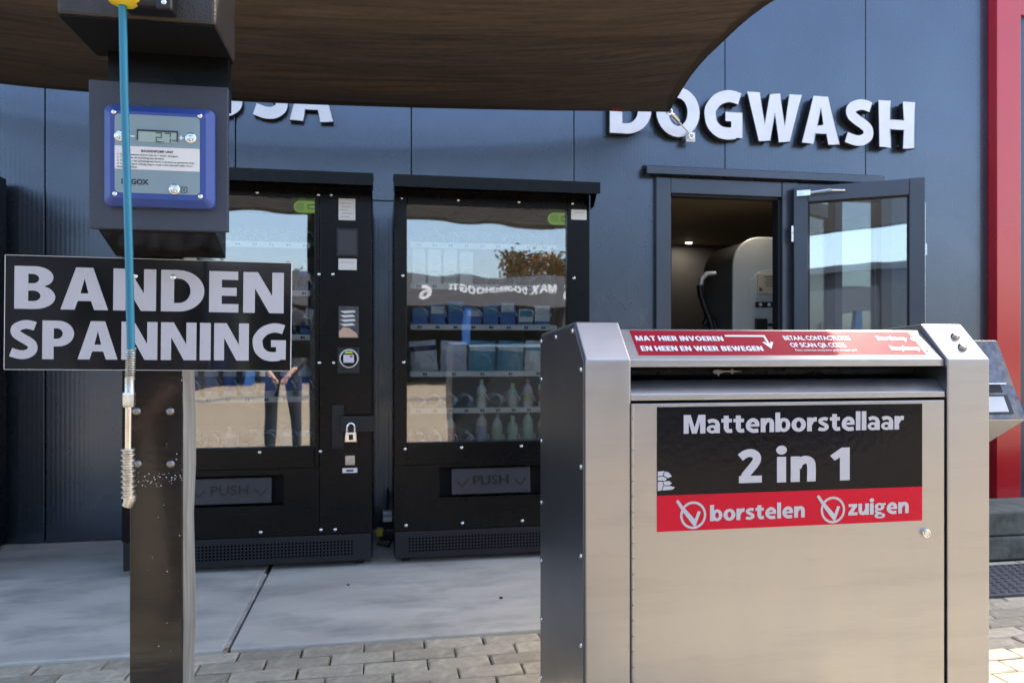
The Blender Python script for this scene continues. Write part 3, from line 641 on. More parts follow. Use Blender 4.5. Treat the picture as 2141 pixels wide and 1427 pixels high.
# payment column of the left machine
pc = MB(); pc.box(-.303, -.053, YM - .001, YM + .06, .176, 1.875); pcol = pc.build('payment_column', M_black, m1, bevel=.004)
def cbox(nm, u0, u1, v0, v1, m, d=.003, par=None, y=YM - .0012, bev=.0):
    a, e = W(u0, v0, YM); b, c = W(u1, v1, YM); mb = MB(); mb.box(a, b, y - d, y, c, e); return mb.build(nm, m, par or pcol, bevel=bev)
for u, v in ((693, 407), (696, 573), (698, 758), (701, 1106)):
    x, z = W(u, v, YM); place('screw', ME_screw, (x, YM - .001, z), pcol)
c1 = cbox('notice_card', 708, 743, 415, 461, M_paper)
for k in range(5):
    x, z = W(712 + (k % 2) * 3, 424 + k * 7, YM); mb = MB(); mb.box(x, x + .05 - .008 * (k % 3), YM - .0048, YM - .0043, z - .005, z); mb.build('print_line', M_fill, c1)
fr = cbox('coin_return_frame', 704, 749, 476, 538, M_black2, .012, bev=.003); cbox('coin_panel', 708, 745, 482, 533, mat('dark_grey_panel', (.035, .037, .045), .5), .014)
c2 = cbox('notice_label', 708, 746, 541, 565, M_paper, .0135)
x, z = W(712, 548, YM); mb = MB(); mb.box(x, x + .066, YM - .0155, YM - .0149, z - .004, z); mb.build('print_line', M_fill, c2)
c3 = cbox('picture_card', 708, 750, 640, 706, mat('picture_card_print', (.055, .057, .065), .3), .004)
for k in range(4):
    x, z = W(711, 650 + k * 9, YM); mb = MB(); mb.prism([(x, z), (x + .07 - .01 * (k % 2), z + .004), (x + .074, z - .006), (x + .02, z - .011)], 'y', YM - .0065, YM - .0055); mb.build('printed_note', M_paper, c3)
x, z = W(709, 705, YM); mb = MB(); mb.prism([(x, z), (x + .09, z), (x + .085, z + .02), (x + .05, z + .045), (x + .02, z + .05), (x, z + .03)], 'y', YM - .0064, YM - .0056); mb.build('printed_hand', mat('printed_skin', (.55, .36, .25), .5), c3)
rd = cbox('card_reader', 706, 752, 725, 781, M_black2, .016, bev=.004)
x, z = W(730, 749, YM)
mb = MB(); mb.lathe((x, YM - .018, z), (0, -1, 0), [(.046, 0), (.046, .006), (.040, .008), (.040, .003)], 24); mb.build('reader_ring', M_sage, rd, smooth=True)
mb = MB(); mb.lathe((x, YM - .0195, z), (0, -1, 0), [(.040, 0), (.040, .002)], 24); mb.build('reader_face', M_gloss, rd)
mb = MB(); mb.box(x - .026, x + .024, YM - .0235, YM - .022, z - .02, z + .018); scn = mb.build('reader_screen', mat('reader_display', (.62, .60, .68), .2), rd)
mb = MB(); mb.box(x + .004, x + .018, YM - .0245, YM - .0236, z + .006, z + .014); mb.build('screen_icon', M_red, scn)
mb = MB(); mb.prism([(x - .022, z + .024), (x + .02, z + .024), (x + .012, z + .036), (x - .014, z + .036)], 'y', YM - .0235, YM - .022); mb.build('contactless_mark', mat('lime_mark', (.45, .60, .05), .4), rd)
cbox('hasp_plate', 695, 720, 846, 937, M_black2, .016, bev=.004); cbox('hasp_bar', 714, 785, 868, 901, M_black2, .028, bev=.004, y=YM - .018)
cbox('key_plate', 722, 742, 952, 971, M_dull, .004, bev=.001)
c4 = cbox('name_plate', 716, 747, 978, 987, M_paper, .003); x, z = W(724, 985, YM); mb = MB(); mb.box(x, x + .035, YM - .0048, YM - .0043, z, z + .009); mb.build('print_line', M_ink, c4)
# lock label on the right machine
c5 = cbox('notice_label', 1194, 1226, 438, 460, M_paper, .003, m2); x, z = W(1202, 444, YM); mb = MB(); mb.box(x, x + .05, YM - .0048, YM - .0043, z - .004, z); mb.build('print_line', M_fill, c5)
# padlock
x, z = W(735, 905, YM); yp = YM - .062
pl = thing('padlock', 'small silver padlock hanging on the left vending machine hasp', 'padlock', (x, yp, z))
mb = MB(); mb.prism([(x - .030, z - .036), (x + .030, z - .036), (x + .026, z + .012), (x - .026, z + .012)], 'y', yp - .011, yp + .011); mb.build('body', M_chrome, pl, bevel=.004)
mb = MB(); mb.tube([(x - .018, yp, z + .005)] + [(x + .018 * math.cos(R(180 - k * 18)), yp, z + .03 + .024 * math.sin(R(k * 18))) for k in range(11)] + [(x + .018, yp, z + .005)], .006, 8); mb.build('shackle', M_chrome, pl, smooth=True)
mb = MB(); mb.box(x - .010, x + .010, yp - .0135, yp - .0112, z - .024, z + .002); mb.build('code_dial', M_black2, pl)
# green illuminated badges inside the windows
for (u0, u1, v0, v1), par in (((614, 654, 419, 445), m1), ((1146, 1184, 444, 470), m2)):
    yb = YM + .06; a, e = W(u0, v0, yb); b, c = W(u1, v1, yb); r_ = (e - c) / 2; zc = (e + c) / 2
    mb = MB(); mb.prism(arc(a + r_, zc, r_, r_, 90, 270, 10) + [(b + .05, c), (b + .05, e)], 'y', yb, yb + .012); bd = mb.build('badge', M_green, par)
    mb = MB(); P = ring(a + r_ * 1.05, zc, r_ * .62, r_ * .62, r_ * .46, r_ * .46); tri = tessellate_polygon([[Vector((q[0], q[1], 0)) for q in c_] for c_ in P]); fp = [q for c_ in P for q in c_]
    for t in tri: mb.poly([(fp[i][0], yb - .001, fp[i][1]) for i in t])
    mb.box(a + r_ * .9, a + r_ * 1.2, yb - .002, yb - .0012, zc - r_ * .15, zc + r_ * .15); mb.build('badge_ring', mat('badge_print', (.42, .55, .28), .5), bd)
    mb = MB(); x = a + r_ * 2.25
    mb.box(x, x + .007, yb - .002, yb - .001, c + r_ * .55, e - r_ * .55); mb.box(x + .007, b + .02, yb - .002, yb - .001, e - r_ * .55 - .006, e - r_ * .55); mb.box(x + .007, b + .02, yb - .002, yb - .001, c + r_ * .55, c + r_ * .55 + .006); mb.build('badge_letter', MATS['badge_print'], bd)

# goods in the machines
def pouch(w, h, d):
    mb = MB(); n = 6
    for s_ in (-1, 1):
        for i in range(n):
            for j in range(n):
                def P(a, b):
                    x = (a / n - .5) * w; z = b / n * h; k = math.sin(math.pi * a / n) ** .6 * math.sin(math.pi * min(max(b / n, .02), .98)) ** .5
                    return (x + .003 * math.sin(b * 2.1), s_ * d * k * .5 + .004 * math.sin(a * 1.7 + b), z)
                q = [P(i, j), P(i + 1, j), P(i + 1, j + 1), P(i, j + 1)]; mb.poly(q, 1 if j == n - 2 else 0)
    return mb
def bottle(r, h):
    mb = MB(); mb.lathe((0, 0, 0), (0, 0, 1), [(r * .92, 0), (r, .01), (r, h * .62), (r * .8, h * .72), (r * .38, h * .80), (r * .36, h * .84)], 14); mb.lathe((0, 0, h * .84), (0, 0, 1), [(r * .45, 0), (r * .45, h * .16), (r * .3, h * .165)], 12, 1)
    mb.lathe((0, 0, h * .16), (0, 0, 1), [(r * 1.012, 0), (r * 1.012, h * .38)], 14, 2); return mb
def pack(w, h, d):
    mb = MB(); mb.box(-w / 2, w / 2, -d / 2, d / 2, 0, h); mb.box(-w * .42, w * .42, -d / 2 - .0006, -d / 2 - .0002, h * .55, h * .9, 1); mb.box(-w * .5, w * .5, -d / 2 - .0007, -d / 2 - .0003, h * .06, h * .22, 2); return mb
gm = lambda n, c, r_=.4: mat(n, c, r_, var=.1, vs_=20)
Cw, Cg, Cb, Cn, Ct, Cs = gm('pack_white', (.80, .81, .79)), gm('pack_green', (.12, .42, .30)), gm('pack_blue', (.06, .18, .50)), gm('pack_navy', (.05, .05, .12)), gm('pack_teal', (.08, .34, .46)), gm('pack_silver', (.66, .68, .69), .25)
Co, Cl, Cp = gm('pack_orange', (.60, .20, .08)), gm('pack_lilac', (.62, .60, .72)), gm('pale_green_fluid', (.45, .72, .52), .2)
PAL = [gm('label_' + k, c) for k, c in (('red', (.62, .30, .24)), ('yellow', (.72, .62, .35)), ('sky', (.36, .52, .68)), ('lime', (.50, .66, .40)), ('cream', (.74, .70, .60)), ('navy', (.25, .33, .50)))]
ORD = ['leftmost', 'second', 'third', 'fourth', 'fifth', 'sixth', 'seventh', 'eighth', 'ninth']
SH2 = ['top', 'second', 'third', 'fourth', 'fifth', 'lowest']
def good(name, kind, label, mats, x, z, mb, ry=0, rz=0):
    o = mb.build(name, mats, smooth=(kind != 'pack')); o.location = (x, YM + .145, z); o.rotation_euler = (0, ry, rz)
    tag(o, label, kind, 'goods behind the vending machine windows'); return o
s9 = spread(.14, .88, 9); s8 = spread(.14, .88, 8); s5 = spread(.14, .88, 5)
for i in range(4):
    good('care_pack', 'pack', f'tall white care pack on second shelf of the right machine, {ORD[i]} from the left', [Cw, Cs, Cg if i == 2 else Cw], s9[i], ZG(600) + .012, pack(.066, .185 - .012 * (i == 3), .03), rz=random.uniform(-.1, .1))
for i in range(8):
    good('blue_pack', 'pack', f'blue and white pack on third shelf of the right machine, {ORD[i]} from the left', [Cb if i < 6 else Cw, Cw if i % 2 else Ct, Cb], s8[i], ZG(684) + .012, pack(.078, .085 + .02 * (i % 3), .04), rz=random.uniform(-.15, .15))
for i, (a, b) in enumerate(((Cs, Cn), (Cl, Cw), (Ct, Cw), (Ct, Cw), (Cw, Ct))):
    good('cloth_pouch', 'pouch', f'plastic pouch of cloths on fourth shelf of the right machine, {ORD[i]} from the left', [a, b], s5[i], ZG(781) + .012, pouch(.135, .16, .05), ry=random.uniform(-.15, .15))
for q, i in enumerate((4, 6, 7, 8)):
    good('spray_bottle', 'bottle', f'small bottle on fifth shelf of the right machine, {ORD[q]} from the left', [[Cw, Cs, Cp, Cl][i % 4], PAL[(i * 5 + 1) % 6], Co if i == 8 else PAL[(i * 3 + 4) % 6]], s9[i], ZG(857) + .012, bottle(.026, .125 + .02 * ((i * 7) % 3)))
for q, i in enumerate((2, 4, 5, 6, 7, 8)):
    good('spray_bottle', 'bottle', f'pale bottle on lowest shelf of the right machine, {ORD[q]} from the left', [Cp if i in (6, 7) else [Cw, PAL[4], Cs][i % 3], Cp if i in (6, 7) else PAL[(i * 2 + 1) % 6], Cp if i in (6, 7) else PAL[(i + 4) % 6]], s9[i], ZG(936) + .012, bottle(.028, .15 + .02 * ((i * 5) % 3)))
L8 = spread(-1.06, -.34, 8); L7 = spread(-1.06, -.34, 7)
for i in range(8):
    good('spray_bottle', 'bottle', f'clear bottle with blue base on fourth shelf of the left machine, {ORD[i]} from the left', [Cs, [Cw, PAL[0], PAL[2]][i % 3], Cb], L8[i], ZG(830) + .012, bottle(.034, .19))
for i in range(7):
    good('brush_pack', 'pack', f'dark brush pack on third shelf of the left machine, {ORD[i]} from the left', [Cn, Cs, Cb], L7[i], ZG(706) + .012, pack(.05, .15, .03), ry=.22, rz=.2)
for i in range(8):
    good('blue_can', 'can', f'blue can on second shelf of the left machine, {ORD[i]} from the left', [Cb, Cw, Cn], L8[i], ZG(618) + .012, bottle(.03, .14))
for q, i in enumerate((3, 6, 7)):
    good('grey_can', 'can', f'pale can on lowest shelf of the left machine, {ORD[q]} from the left', [[Cs, Cw, PAL[4]][i % 3], PAL[i % 6], PAL[(i * 5 + 2) % 6]], L8[i], ZG(936) + .012, bottle(.033, .12))
# cable clutter on the floor between the machines
cl = thing('power_plugs', 'cluster of white and yellow power plugs on the slab between the machines', 'plugs', (.02, 4.2, .01))
mb = MB(); mb.box(-.02, .06, 4.20, 4.26, .012, .05); mb.build('socket_box', M_black2, cl, bevel=.004)
mb = MB(); mb.box(.0, .05, 4.14, 4.19, .13, .16); mb.box(.0, .05, 4.14, 4.19, .165, .185); mb.build('plug', M_whitep, cl, bevel=.003)
mb = MB(); mb.box(-.035, .0, 4.15, 4.19, .05, .09); mb.build('plug', M_yel, cl, bevel=.003)
mb = MB(); mb.tube([(.02, 4.16, .14), (.01, 4.12, .06), (-.03, 4.1, .02), (.03, 4.06, .017), (.05, 4.2, .017)], .006, 6); mb.build('cable', M_black2, cl)
mb = MB(); mb.tube([(.025, 4.17, .17), (.028, 4.3, .2), (.03, YW, .25)], .006, 6); mb.build('cable', M_black2, cl)

# ================================================================== SHADE SAIL
def cat(pts, n):
    P = [Vector(p) for p in pts]; P = [P[0] * 2 - P[1]] + P + [P[-1] * 2 - P[-2]]; out = []
    for i in range(1, len(P) - 2):
        p0, p1, p2, p3 = P[i - 1:i + 3]
        for k in range(8):
            t = k / 8; out.append(.5 * (2 * p1 + (p2 - p0) * t + (2 * p0 - 5 * p1 + 4 * p2 - p3) * t * t + (3 * p1 - p0 - 3 * p2 + p3) * t ** 3))
    out.append(P[-2]); d = [0]
    for a, b in zip(out, out[1:]): d.append(d[-1] + (b - a).length)
    res = []; j = 0
    for k in range(n + 1):
        s = d[-1] * k / n
        while j < len(d) - 2 and d[j + 1] < s: j += 1
        t = (s - d[j]) / max(1e-9, d[j + 1] - d[j]); res.append(out[j].lerp(out[j + 1], min(1, t)))
    return res
CR, CL, FR, FL = Vector((1.70, 4.25, 2.515)), Vector((-2.9, 4.28, 2.56)), Vector((3.45, 1.2, 3.32)), Vector((-3.4, 1.2, 3.25))
NS = 48
back = cat([CL, (-1.86, 4.14, 2.42), (-.9, 4.06, 2.375), (0, 4.05, 2.385), (.85, 4.10, 2.43), (1.35, 4.18, 2.478), CR], NS)
front = cat([FL, (-1.8, 1.75, 3.02), (-.3, 2.0, 2.92), (1.1, 1.92, 2.96), (2.1, 1.6, 3.10), FR], NS)
right = cat([CR, (1.65, 4.02, 2.512), (1.65, 3.79, 2.575), (1.69, 3.57, 2.633), (1.82, 3.24, 2.73), (2.22, 2.72, 2.87), (2.72, 2.0, 3.07), FR], NS)
left = cat([CL, (-2.75, 3.5, 2.66), (-2.85, 2.3, 2.92), FL], NS)
sail = thing('shade_sail', 'brown woven shade sail stretched over the machines, seen from below', 'shade sail', (0, 2, 2.5))
gv = []; fs = []
for j in range(NS + 1):
    t = j / NS
    for i in range(NS + 1):
        s = i / NS
        p = back[i] * (1 - t) + front[i] * t + left[j] * (1 - s) + right[j] * s - (CL * (1 - s) * (1 - t) + CR * s * (1 - t) + FL * (1 - s) * t + FR * s * t)
        e = min(s, 1 - s, t, 1 - t)
        p.z += .010 * math.sin(i * .23 + j * 1.1) * min(1, e * 10) + .005 * math.sin(i * .5 + j * 1.9) * min(1, e * 10) + .004 * math.sin(j * 2.7 + i * .21) * min(1, e * 10)
        gv.append(p)
for j in range(NS):
    for i in range(NS):
        a = j * (NS + 1) + i; fs.append([a, a + 1, a + NS + 2, a + NS + 1])
m = bpy.data.materials.new('sail_fabric'); m.use_nodes = True; nt = m.node_tree; N = nt.nodes.new; Lk = nt.links.new; p = nt.nodes['Principled BSDF']
tc = N('ShaderNodeTexCoord'); mp = N('ShaderNodeMapping'); mp.inputs['Scale'].default_value = (.6, 14, 1); Lk(tc.outputs['Object'], mp.inputs[0])
nz = N('ShaderNodeTexNoise'); nz.inputs['Scale'].default_value = 4; nz.inputs['Detail'].default_value = 8; Lk(mp.outputs[0], nz.inputs[0])
cr = N('ShaderNodeValToRGB'); cr.color_ramp.elements[0].position = .38; cr.color_ramp.elements[0].color = (.008, .005, .003, 1); cr.color_ramp.elements[1].position = .64; cr.color_ramp.elements[1].color = (.082, .055, .035, 1)
nz2 = N('ShaderNodeTexNoise'); nz2.inputs['Scale'].default_value = 9; nz2.inputs['Detail'].default_value = 10; nz2.inputs['Roughness'].default_value = .7
mp2 = N('ShaderNodeMapping'); mp2.inputs['Scale'].default_value = (2.2, 26, 1); mp2.inputs['Rotation'].default_value = (0, 0, .06); Lk(tc.outputs['Object'], mp2.inputs[0]); Lk(mp2.outputs[0], nz2.inputs[0])
av = N('ShaderNodeMath'); av.operation = 'MULTIPLY_ADD'; av.inputs[1].default_value = .55; Lk(nz2.outputs[0], av.inputs[0]); hf = N('ShaderNodeMath'); hf.operation = 'MULTIPLY'; hf.inputs[1].default_value = .45; Lk(nz.outputs[0], hf.inputs[0]); Lk(hf.outputs[0], av.inputs[2])
Lk(av.outputs[0], cr.inputs[0]); Lk(cr.outputs[0], p.inputs['Base Color']); p.inputs['Roughness'].default_value = .8
bp = N('ShaderNodeBump'); bp.inputs['Strength'].default_value = .9; bp.inputs['Distance'].default_value = .004; Lk(av.outputs[0], bp.inputs['Height']); Lk(bp.outputs[0], p.inputs['Normal'])
tl = N('ShaderNodeBsdfTranslucent'); tl.inputs[0].default_value = (.10, .070, .048, 1)
ms = N('ShaderNodeMixShader'); ms.inputs[0].default_value = .05; Lk(p.outputs[0], ms.inputs[1]); Lk(tl.outputs[0], ms.inputs[2]); Lk(ms.outputs[0], nt.nodes['Material Output'].inputs[0])
mb = MB(); mb.v = [tuple(q) for q in gv]; mb.f = fs; mb.m = [0] * len(fs); cl_ = mb.build('cloth', m, sail, smooth=True)
M_hem = mat('sail_hem', (.028, .022, .016), .8, bump=.3, bs=200)
for nm, e in (('back_hem', back), ('front_hem', front), ('right_hem', right), ('left_hem', left)):
    mb = MB()
    inward = Vector((-.3, 3, 2.5))
    up = []
    for q in e: up.append(q + (Vector((inward.x, inward.y, q.z)) - q).normalized() * .05)
    for k in range(len(e) - 1): mb.poly([e[k] + Vector((0, 0, -.004)), e[k + 1] + Vector((0, 0, -.004)), up[k + 1] + Vector((0, 0, -.004)), up[k] + Vector((0, 0, -.004))])
    mb.tube([q + Vector((0, 0, -.001)) for q in e], .006, 6); mb.build(nm, M_hem, sail)
x, z = W(1290, 231, 4.13); mb = MB(); mb.box(x - .035, x + .04, 4.12, 4.135, z - .004, z + .01); mb.build('red_tag', mat('dull_red_tag', (.12, .008, .008), .8), sail)
# turnbuckle and wall plate
tb = thing('turnbuckle', 'steel turnbuckle tying the sail corner to the wall over the letters', 'turnbuckle', (1.85, 4.4, 2.45))
xp, zp = W(1443, 287, YW - .07); P0 = CR + Vector((.0, .0, -.004)); P1 = Vector((xp, YW - .075, zp + .015)); dv = (P1 - P0)
mb = MB(); mb.box(xp - .03, xp + .03, YW - .078, YW - .068, zp - .03, zp + .03); mb.build('wall_plate', M_sage, tb, bevel=.002)
mb = MB(); mb.tube([(xp, YW - .068, zp), (xp, YW, zp)], .012, 10); mb.build('spacer', M_dull, tb)
mb = MB(); mb.tube([P1 + Vector((.016 * math.cos(R(k * 30)), -.012, -.012 + .016 * math.sin(R(k * 30)))) for k in range(13)], .004, 6); mb.build('eye_ring', M_chrome, tb)
mb = MB(); mb.tube([P0 + dv * .4, P1], .005, 8); mb.build('threaded_rod', M_chrome, tb)
mb = MB(); mb.tube([P0 + dv * .1, P0 + dv * .16, P0 + dv * .4, P0 + dv * .46], [.008, .015, .013, .008], 8); mb.build('body', M_chrome, tb)
mb = MB(); mb.tube([P0 + Vector((.018 * math.cos(R(k * 30)), 0, .018 * math.sin(R(k * 30)))) for k in range(13)], .005, 6); mb.build('shackle', M_chrome, tb)
for P, lb in ((FR, 'right'), (FL, 'left')):
    t = thing('sail_post', f'dark steel post holding the front {lb} corner of the shade sail', 'post', (P.x + (.1 if P.x > 0 else -.1), P.y - .1, 0), 'posts of the shade sail')
    x, y = t.location.x, t.location.y
    mb = MB(); mb.box(x - .05, x + .05, y - .05, y + .05, 0, 3.5); mb.build('shaft', M_black, t, bevel=.006)
    mb = MB(); mb.box(x - .11, x + .11, y - .11, y + .11, .001, .012); mb.build('base_plate', M_black, t)
    mb = MB(); mb.tube([P, (x, y, P.z + .03)], .008, 6); mb.build('corner_chain', M_chrome, t)

# ================================================================== TYRE INFLATOR
YP = 1.70
po = thing('post', 'weathered wooden post with a glossy black steel front plate', 'post', (-.478, 1.76, 0))
px0, px1 = W(271, 1000, YP)[0], W(382, 1000, YP)[0]
mb = MB()
nz_ = 14
for k in range(nz_):   # slightly uneven sawn timber
    z0, z1 = k * 1.62 / nz_, (k + 1) * 1.62 / nz_
    e0, e1 = .0022 * math.sin(k * 1.9), .0022 * math.sin((k + 1) * 1.9)
    a = [(px0 + .002, YP + .006, z0), (px1 - .001 + e0, YP + .006, z0), (px1 - .001 + e0 * 1.4, YP + .112, z0), (px0 + .002, YP + .112, z0)]
    b = [(px0 + .002, YP + .006, z1), (px1 - .001 + e1, YP + .006, z1), (px1 - .001 + e1 * 1.4, YP + .112, z1), (px0 + .002, YP + .112, z1)]
    for q in range(4): mb.poly([a[q], a[(q + 1) % 4], b[(q + 1) % 4], b[q]])
mb.build('timber', M_wood, po, bevel=.0)
mb = MB(); mb.box(px0, px1, YP, YP + .005, 0, 1.60); mb.build('front_plate', M_gloss, po, bevel=.002)
for u, v in ((286, 860), (356, 860), (288, 970), (357, 970)):
    x, z = W(u, v, YP); place('bolt', ME_bolt, (x, YP, z), po)
mb = MB()
for k in range(75):
    u = random.uniform(283, 381); v = 1000 + random.gauss(0, 7) + (u - 330) * -.03 if random.random() < .85 else random.uniform(900, 1400)
    x, z = W(u, v, YP); r_ = random.choice([.0004, .0006, .0007, .0011]); mb.poly([(x + r_ * math.cos(R(q * 72)), YP - .0005, z + r_ * math.sin(R(q * 72))) for q in range(5)])
o = mb.build('paint_specks', M_whitep, po); o['kind'] = 'stuff'

inf = thing('tyre_inflator', 'dark tyre pressure unit with blue digital display on the post', 'tyre inflator', (-.435, 1.62, 1.25))
bx0, bx1 = -.568, -.308
mb = MB(); mb.box(bx0 - .004, bx1 + .004, 1.44, 1.628, 1.665, 2.12); mb.build('reel_housing', mat('crackle_brown_coat', (.024, .019, .014), .42, var=.3, vs_=30, bump=1.0, bs=330), inf, bevel=.006)
mb = MB(); mb.box(bx0 - .002, bx1 + .002, 1.444, 1.626, 1.6625, 1.6645); mb.build('underside_shade', M_deep, inf)  # black sheet standing in for the shade under the reel housing
mb = MB(); mb.box(bx0 + .03, bx1 - .003, 1.592, 1.626, 1.56, 1.664); mb.box(px0 + .002, px1 - .002, 1.63, 1.80, 1.62, 2.1); mb.build('neck', M_black, inf)
mb = MB(); mb.prism([(1.575, 1.306), (1.575, 1.597), (1.589, 1.597), (1.589, 1.306)], 'x', bx0, bx1); mb.build('display_housing', M_tex, inf, bevel=.002)
mb = MB(); mb.prism([(1.5895, 1.304), (1.5895, 1.55), (1.698, 1.55), (1.698, 1.266), (1.686, 1.266)], 'x', bx0 + .012, bx1 - .028); mb.build('rear_housing', M_black, inf, bevel=.003)
# blue display frame
YD = 1.555
a, e = W(215, 216, YD); b, c = W(447, 437, YD); a1, e1 = W(219, 216, YD)
_, zt_ = W(331, 222, YD); _, zb_ = W(331, 432, YD)
mb = MB(); r_ = .012
def rrect(x0, x1, z0, z1, r): return arc(x1 - r, z1 - r, r, r, 0, 90, 5) + arc(x0 + r, z1 - r, r, r, 90, 180, 5) + arc(x0 + r, z0 + r, r, r, 180, 270, 5) + arc(x1 - r, z0 + r, r, r, 270, 360, 5)
P1_ = rrect(a, b, zb_, zt_, r_); P2_ = rrect(a + .014, b - .014, zb_ + .014, zt_ - .014, .008); n = len(P1_)
for y0, y1, A, B in ((1.5745, YD + .008, P1_, P1_), (YD + .008, YD - .004, P1_, P2_)):
    for k in range(n): mb.poly([(A[k][0], y0, A[k][1]), (A[(k + 1) % n][0], y0, A[(k + 1) % n][1]), (B[(k + 1) % n][0], y1, B[(k + 1) % n][1]), (B[k][0], y1, B[k][1])])
mb.poly([(q[0], YD - .004, q[1]) for q in P2_]); disp = mb.build('display_unit', M_blue, inf)
YF = YD - .004
fx0, fz1 = W(240, 240, YF)[0], W(329, 242, YF)[1]; fx1, fz0 = W(418, 400, YF)[0], W(329, 405, YF)[1]
mb = MB(); mb.prism(rrect(fx0, fx1, fz0, fz1, .008), 'y', YF - .001, YF + .001); mb.build('front_foil', M_face, disp)
for u, v in ((238, 234), (418, 243), (240, 405), (419, 411)):
    x, z = W(u, v, YF); place('screw', ME_screw_s, (x, YF, z), disp)
YQ = YF - .001
fb = [W(u, v, YQ) for u, v in ((251, 284), (399, 289), (365, 396))]
for x, z in fb:
    mb = MB(); mb.lathe((x, YQ, z), (0, -1, 0), [(.0102, 0), (.0102, .002), (.0085, .0032), (.0080, .0022), (.005, .0022), (.004, .003), (.001, .003)], 20); mb.build('push_button', M_chrome, disp, smooth=True)
x0, z1 = W(288, 272, YQ); x1, z0 = W(371, 300, YQ)
mb = MB(); mb.box(x0, x1, YQ - .0012, YQ, z0, z1); sc_ = mb.build('screen', M_lcd, disp)
mb = MB(); mb.box(x0 - .001, x1 + .001, YQ - .0022, YQ - .0012, z1 - .002, z1 + .001); mb.box(x0 - .001, x0 + .001, YQ - .0022, YQ - .0012, z0 + .003, z1 - .002); mb.box(x1 - .001, x1 + .001, YQ - .0022, YQ - .0012, z0 + .002, z1 - .002); mb.build('screen_bezel', M_ink, sc_)
# seven segment reading 2.7
SEG = {'2': 'abged', '7': 'abc'}; sw, sh = .0115, .0195
def seg(mb, ch, x, z):
    t = .0022; y = YQ - .0016; w, h = sw, sh / 2
    for s_ in SEG[ch]:
        q = {'a': (x, x + w, z + 2 * h - t, z + 2 * h), 'g': (x, x + w, z + h - t / 2, z + h + t / 2), 'd': (x, x + w, z, z + t), 'b': (x + w - t, x + w, z + h + t * .7, z + 2 * h - t * 1.2), 'c': (x + w - t, x + w, z + t * .2, z + h - t * .7), 'f': (x, x + t, z + h + t * .7, z + 2 * h - t * 1.2), 'e': (x, x + t, z + t * 1.2, z + h - t * .7)}[s_]
        mb.poly([(q[0], y, q[2]), (q[1], y, q[2]), (q[1], y, q[3]), (q[0], y, q[3])])
mb = MB(); x, z = W(326, 298, YQ); seg(mb, '2', x, z); seg(mb, '7', x + .0165, z); mb.poly([(x + .013, YQ - .0016, z), (x + .0152, YQ - .0016, z), (x + .0152, YQ - .0016, z + .0022), (x + .013, YQ - .0016, z + .0022)])
small_text('unit_mark', 'bar', (x + .0305, YQ - .0012, z + .003), X_, Z_, .008, M_ink, sc_, .01)
mb.build('reading', mat('lcd_digit', (.06, .09, .085), .4), sc_)
mb = MB(); x, z = W(277, 285, YQ); mb.box(x - .004, x + .005, YQ - .0012, YQ - .0002, z - .001, z + .001); x, z = W(379, 289, YQ); mb.box(x - .0045, x + .0045, YQ - .0012, YQ - .0002, z - .001, z + .001); mb.box(x - .001, x + .001, YQ - .0014, YQ - .0013, z - .0045, z + .0045); mb.build('plus_minus_marks', M_whitep, disp)
x0, x1 = fx0 + .0003, fx1 - .0003; zt2 = W(329, 308, YQ)[1]; zb2_ = W(329, 356, YQ)[1]
mb = MB(); mb.box(x0, x1, YQ - .0006, YQ + .0002, zb2_, zt2); pap = mb.build('instruction_label', M_paper, disp)
h_ = zt2 - zb2_; wv = x1 - x0
small_text('lettering', 'BANDENPOMP UNIT', (x0 + wv * .31, YQ - .0006, zt2 - h_ * .24), X_, Z_, wv * .38, M_ink, pap, .03, .0005)
for k, (t_, w_) in enumerate((('1. Stel de gewenste druk in met de + en/of - knoppen.', .72), ('2. Controleer de luchtslang aan de band.', .55), ('3. Wanneer u een geluidssignaal hoort, is de band op gewenste druk.', .91), ('4. Indien de band volledig leeg is, moet u het manueel vullen d.m.v.', .89), ('    knop te drukken.', .24))):
    small_text('lettering', t_, (x0 + wv * .03, YQ - .0006, zt2 - h_ * (.40 + .135 * k)), X_, Z_, wv * w_, M_ink, pap, .012, .0005)
small_text('logo', 'ENGOX', (W(254, 383, YQ)[0], YQ, W(254, 384, YQ)[1]), X_, Z_, W(311, 380, YQ)[0] - W(254, 380, YQ)[0], M_ink, disp, .035, .0008)
mb = MB(); x, z = W(385, 397, YQ); P = [rrect(x - .006, x + .006, z - .006, z + .006, .002), rrect(x - .0048, x + .0048, z - .0048, z + .0048, .0014)[::-1]]; fp = P[0] + P[1]
for t in tessellate_polygon([[Vector((q[0], q[1], 0)) for q in c_] for c_ in P]): mb.poly([(fp[i][0], YQ - .0008, fp[i][1]) for i in t])
mb.box(x - .001, x + .001, YQ - .0009, YQ - .0007, z - .003, z + .003); mb.build('icon', M_ink, disp)
# hose guide on the reel housing
gx, gz = W(262, 4, 1.40)
mb = MB(); mb.box(gx - .005, gx + .075, 1.405, 1.439, gz - .006, gz + .05); mb.tube([(gx + .02, 1.40, gz + .002), (gx + .06, 1.40, gz + .002)], .010, 10); gd = mb.build('hose_guide', M_black2, inf, bevel=.003)
mb = MB(); mb.box(gx + .052, gx + .078, 1.39, 1.404, gz - .012, gz + .03); mb.build('guide_clamp', M_black2, gd, bevel=.004)
place('screw', ME_screw_s, (gx + .066, 1.39, gz), gd)
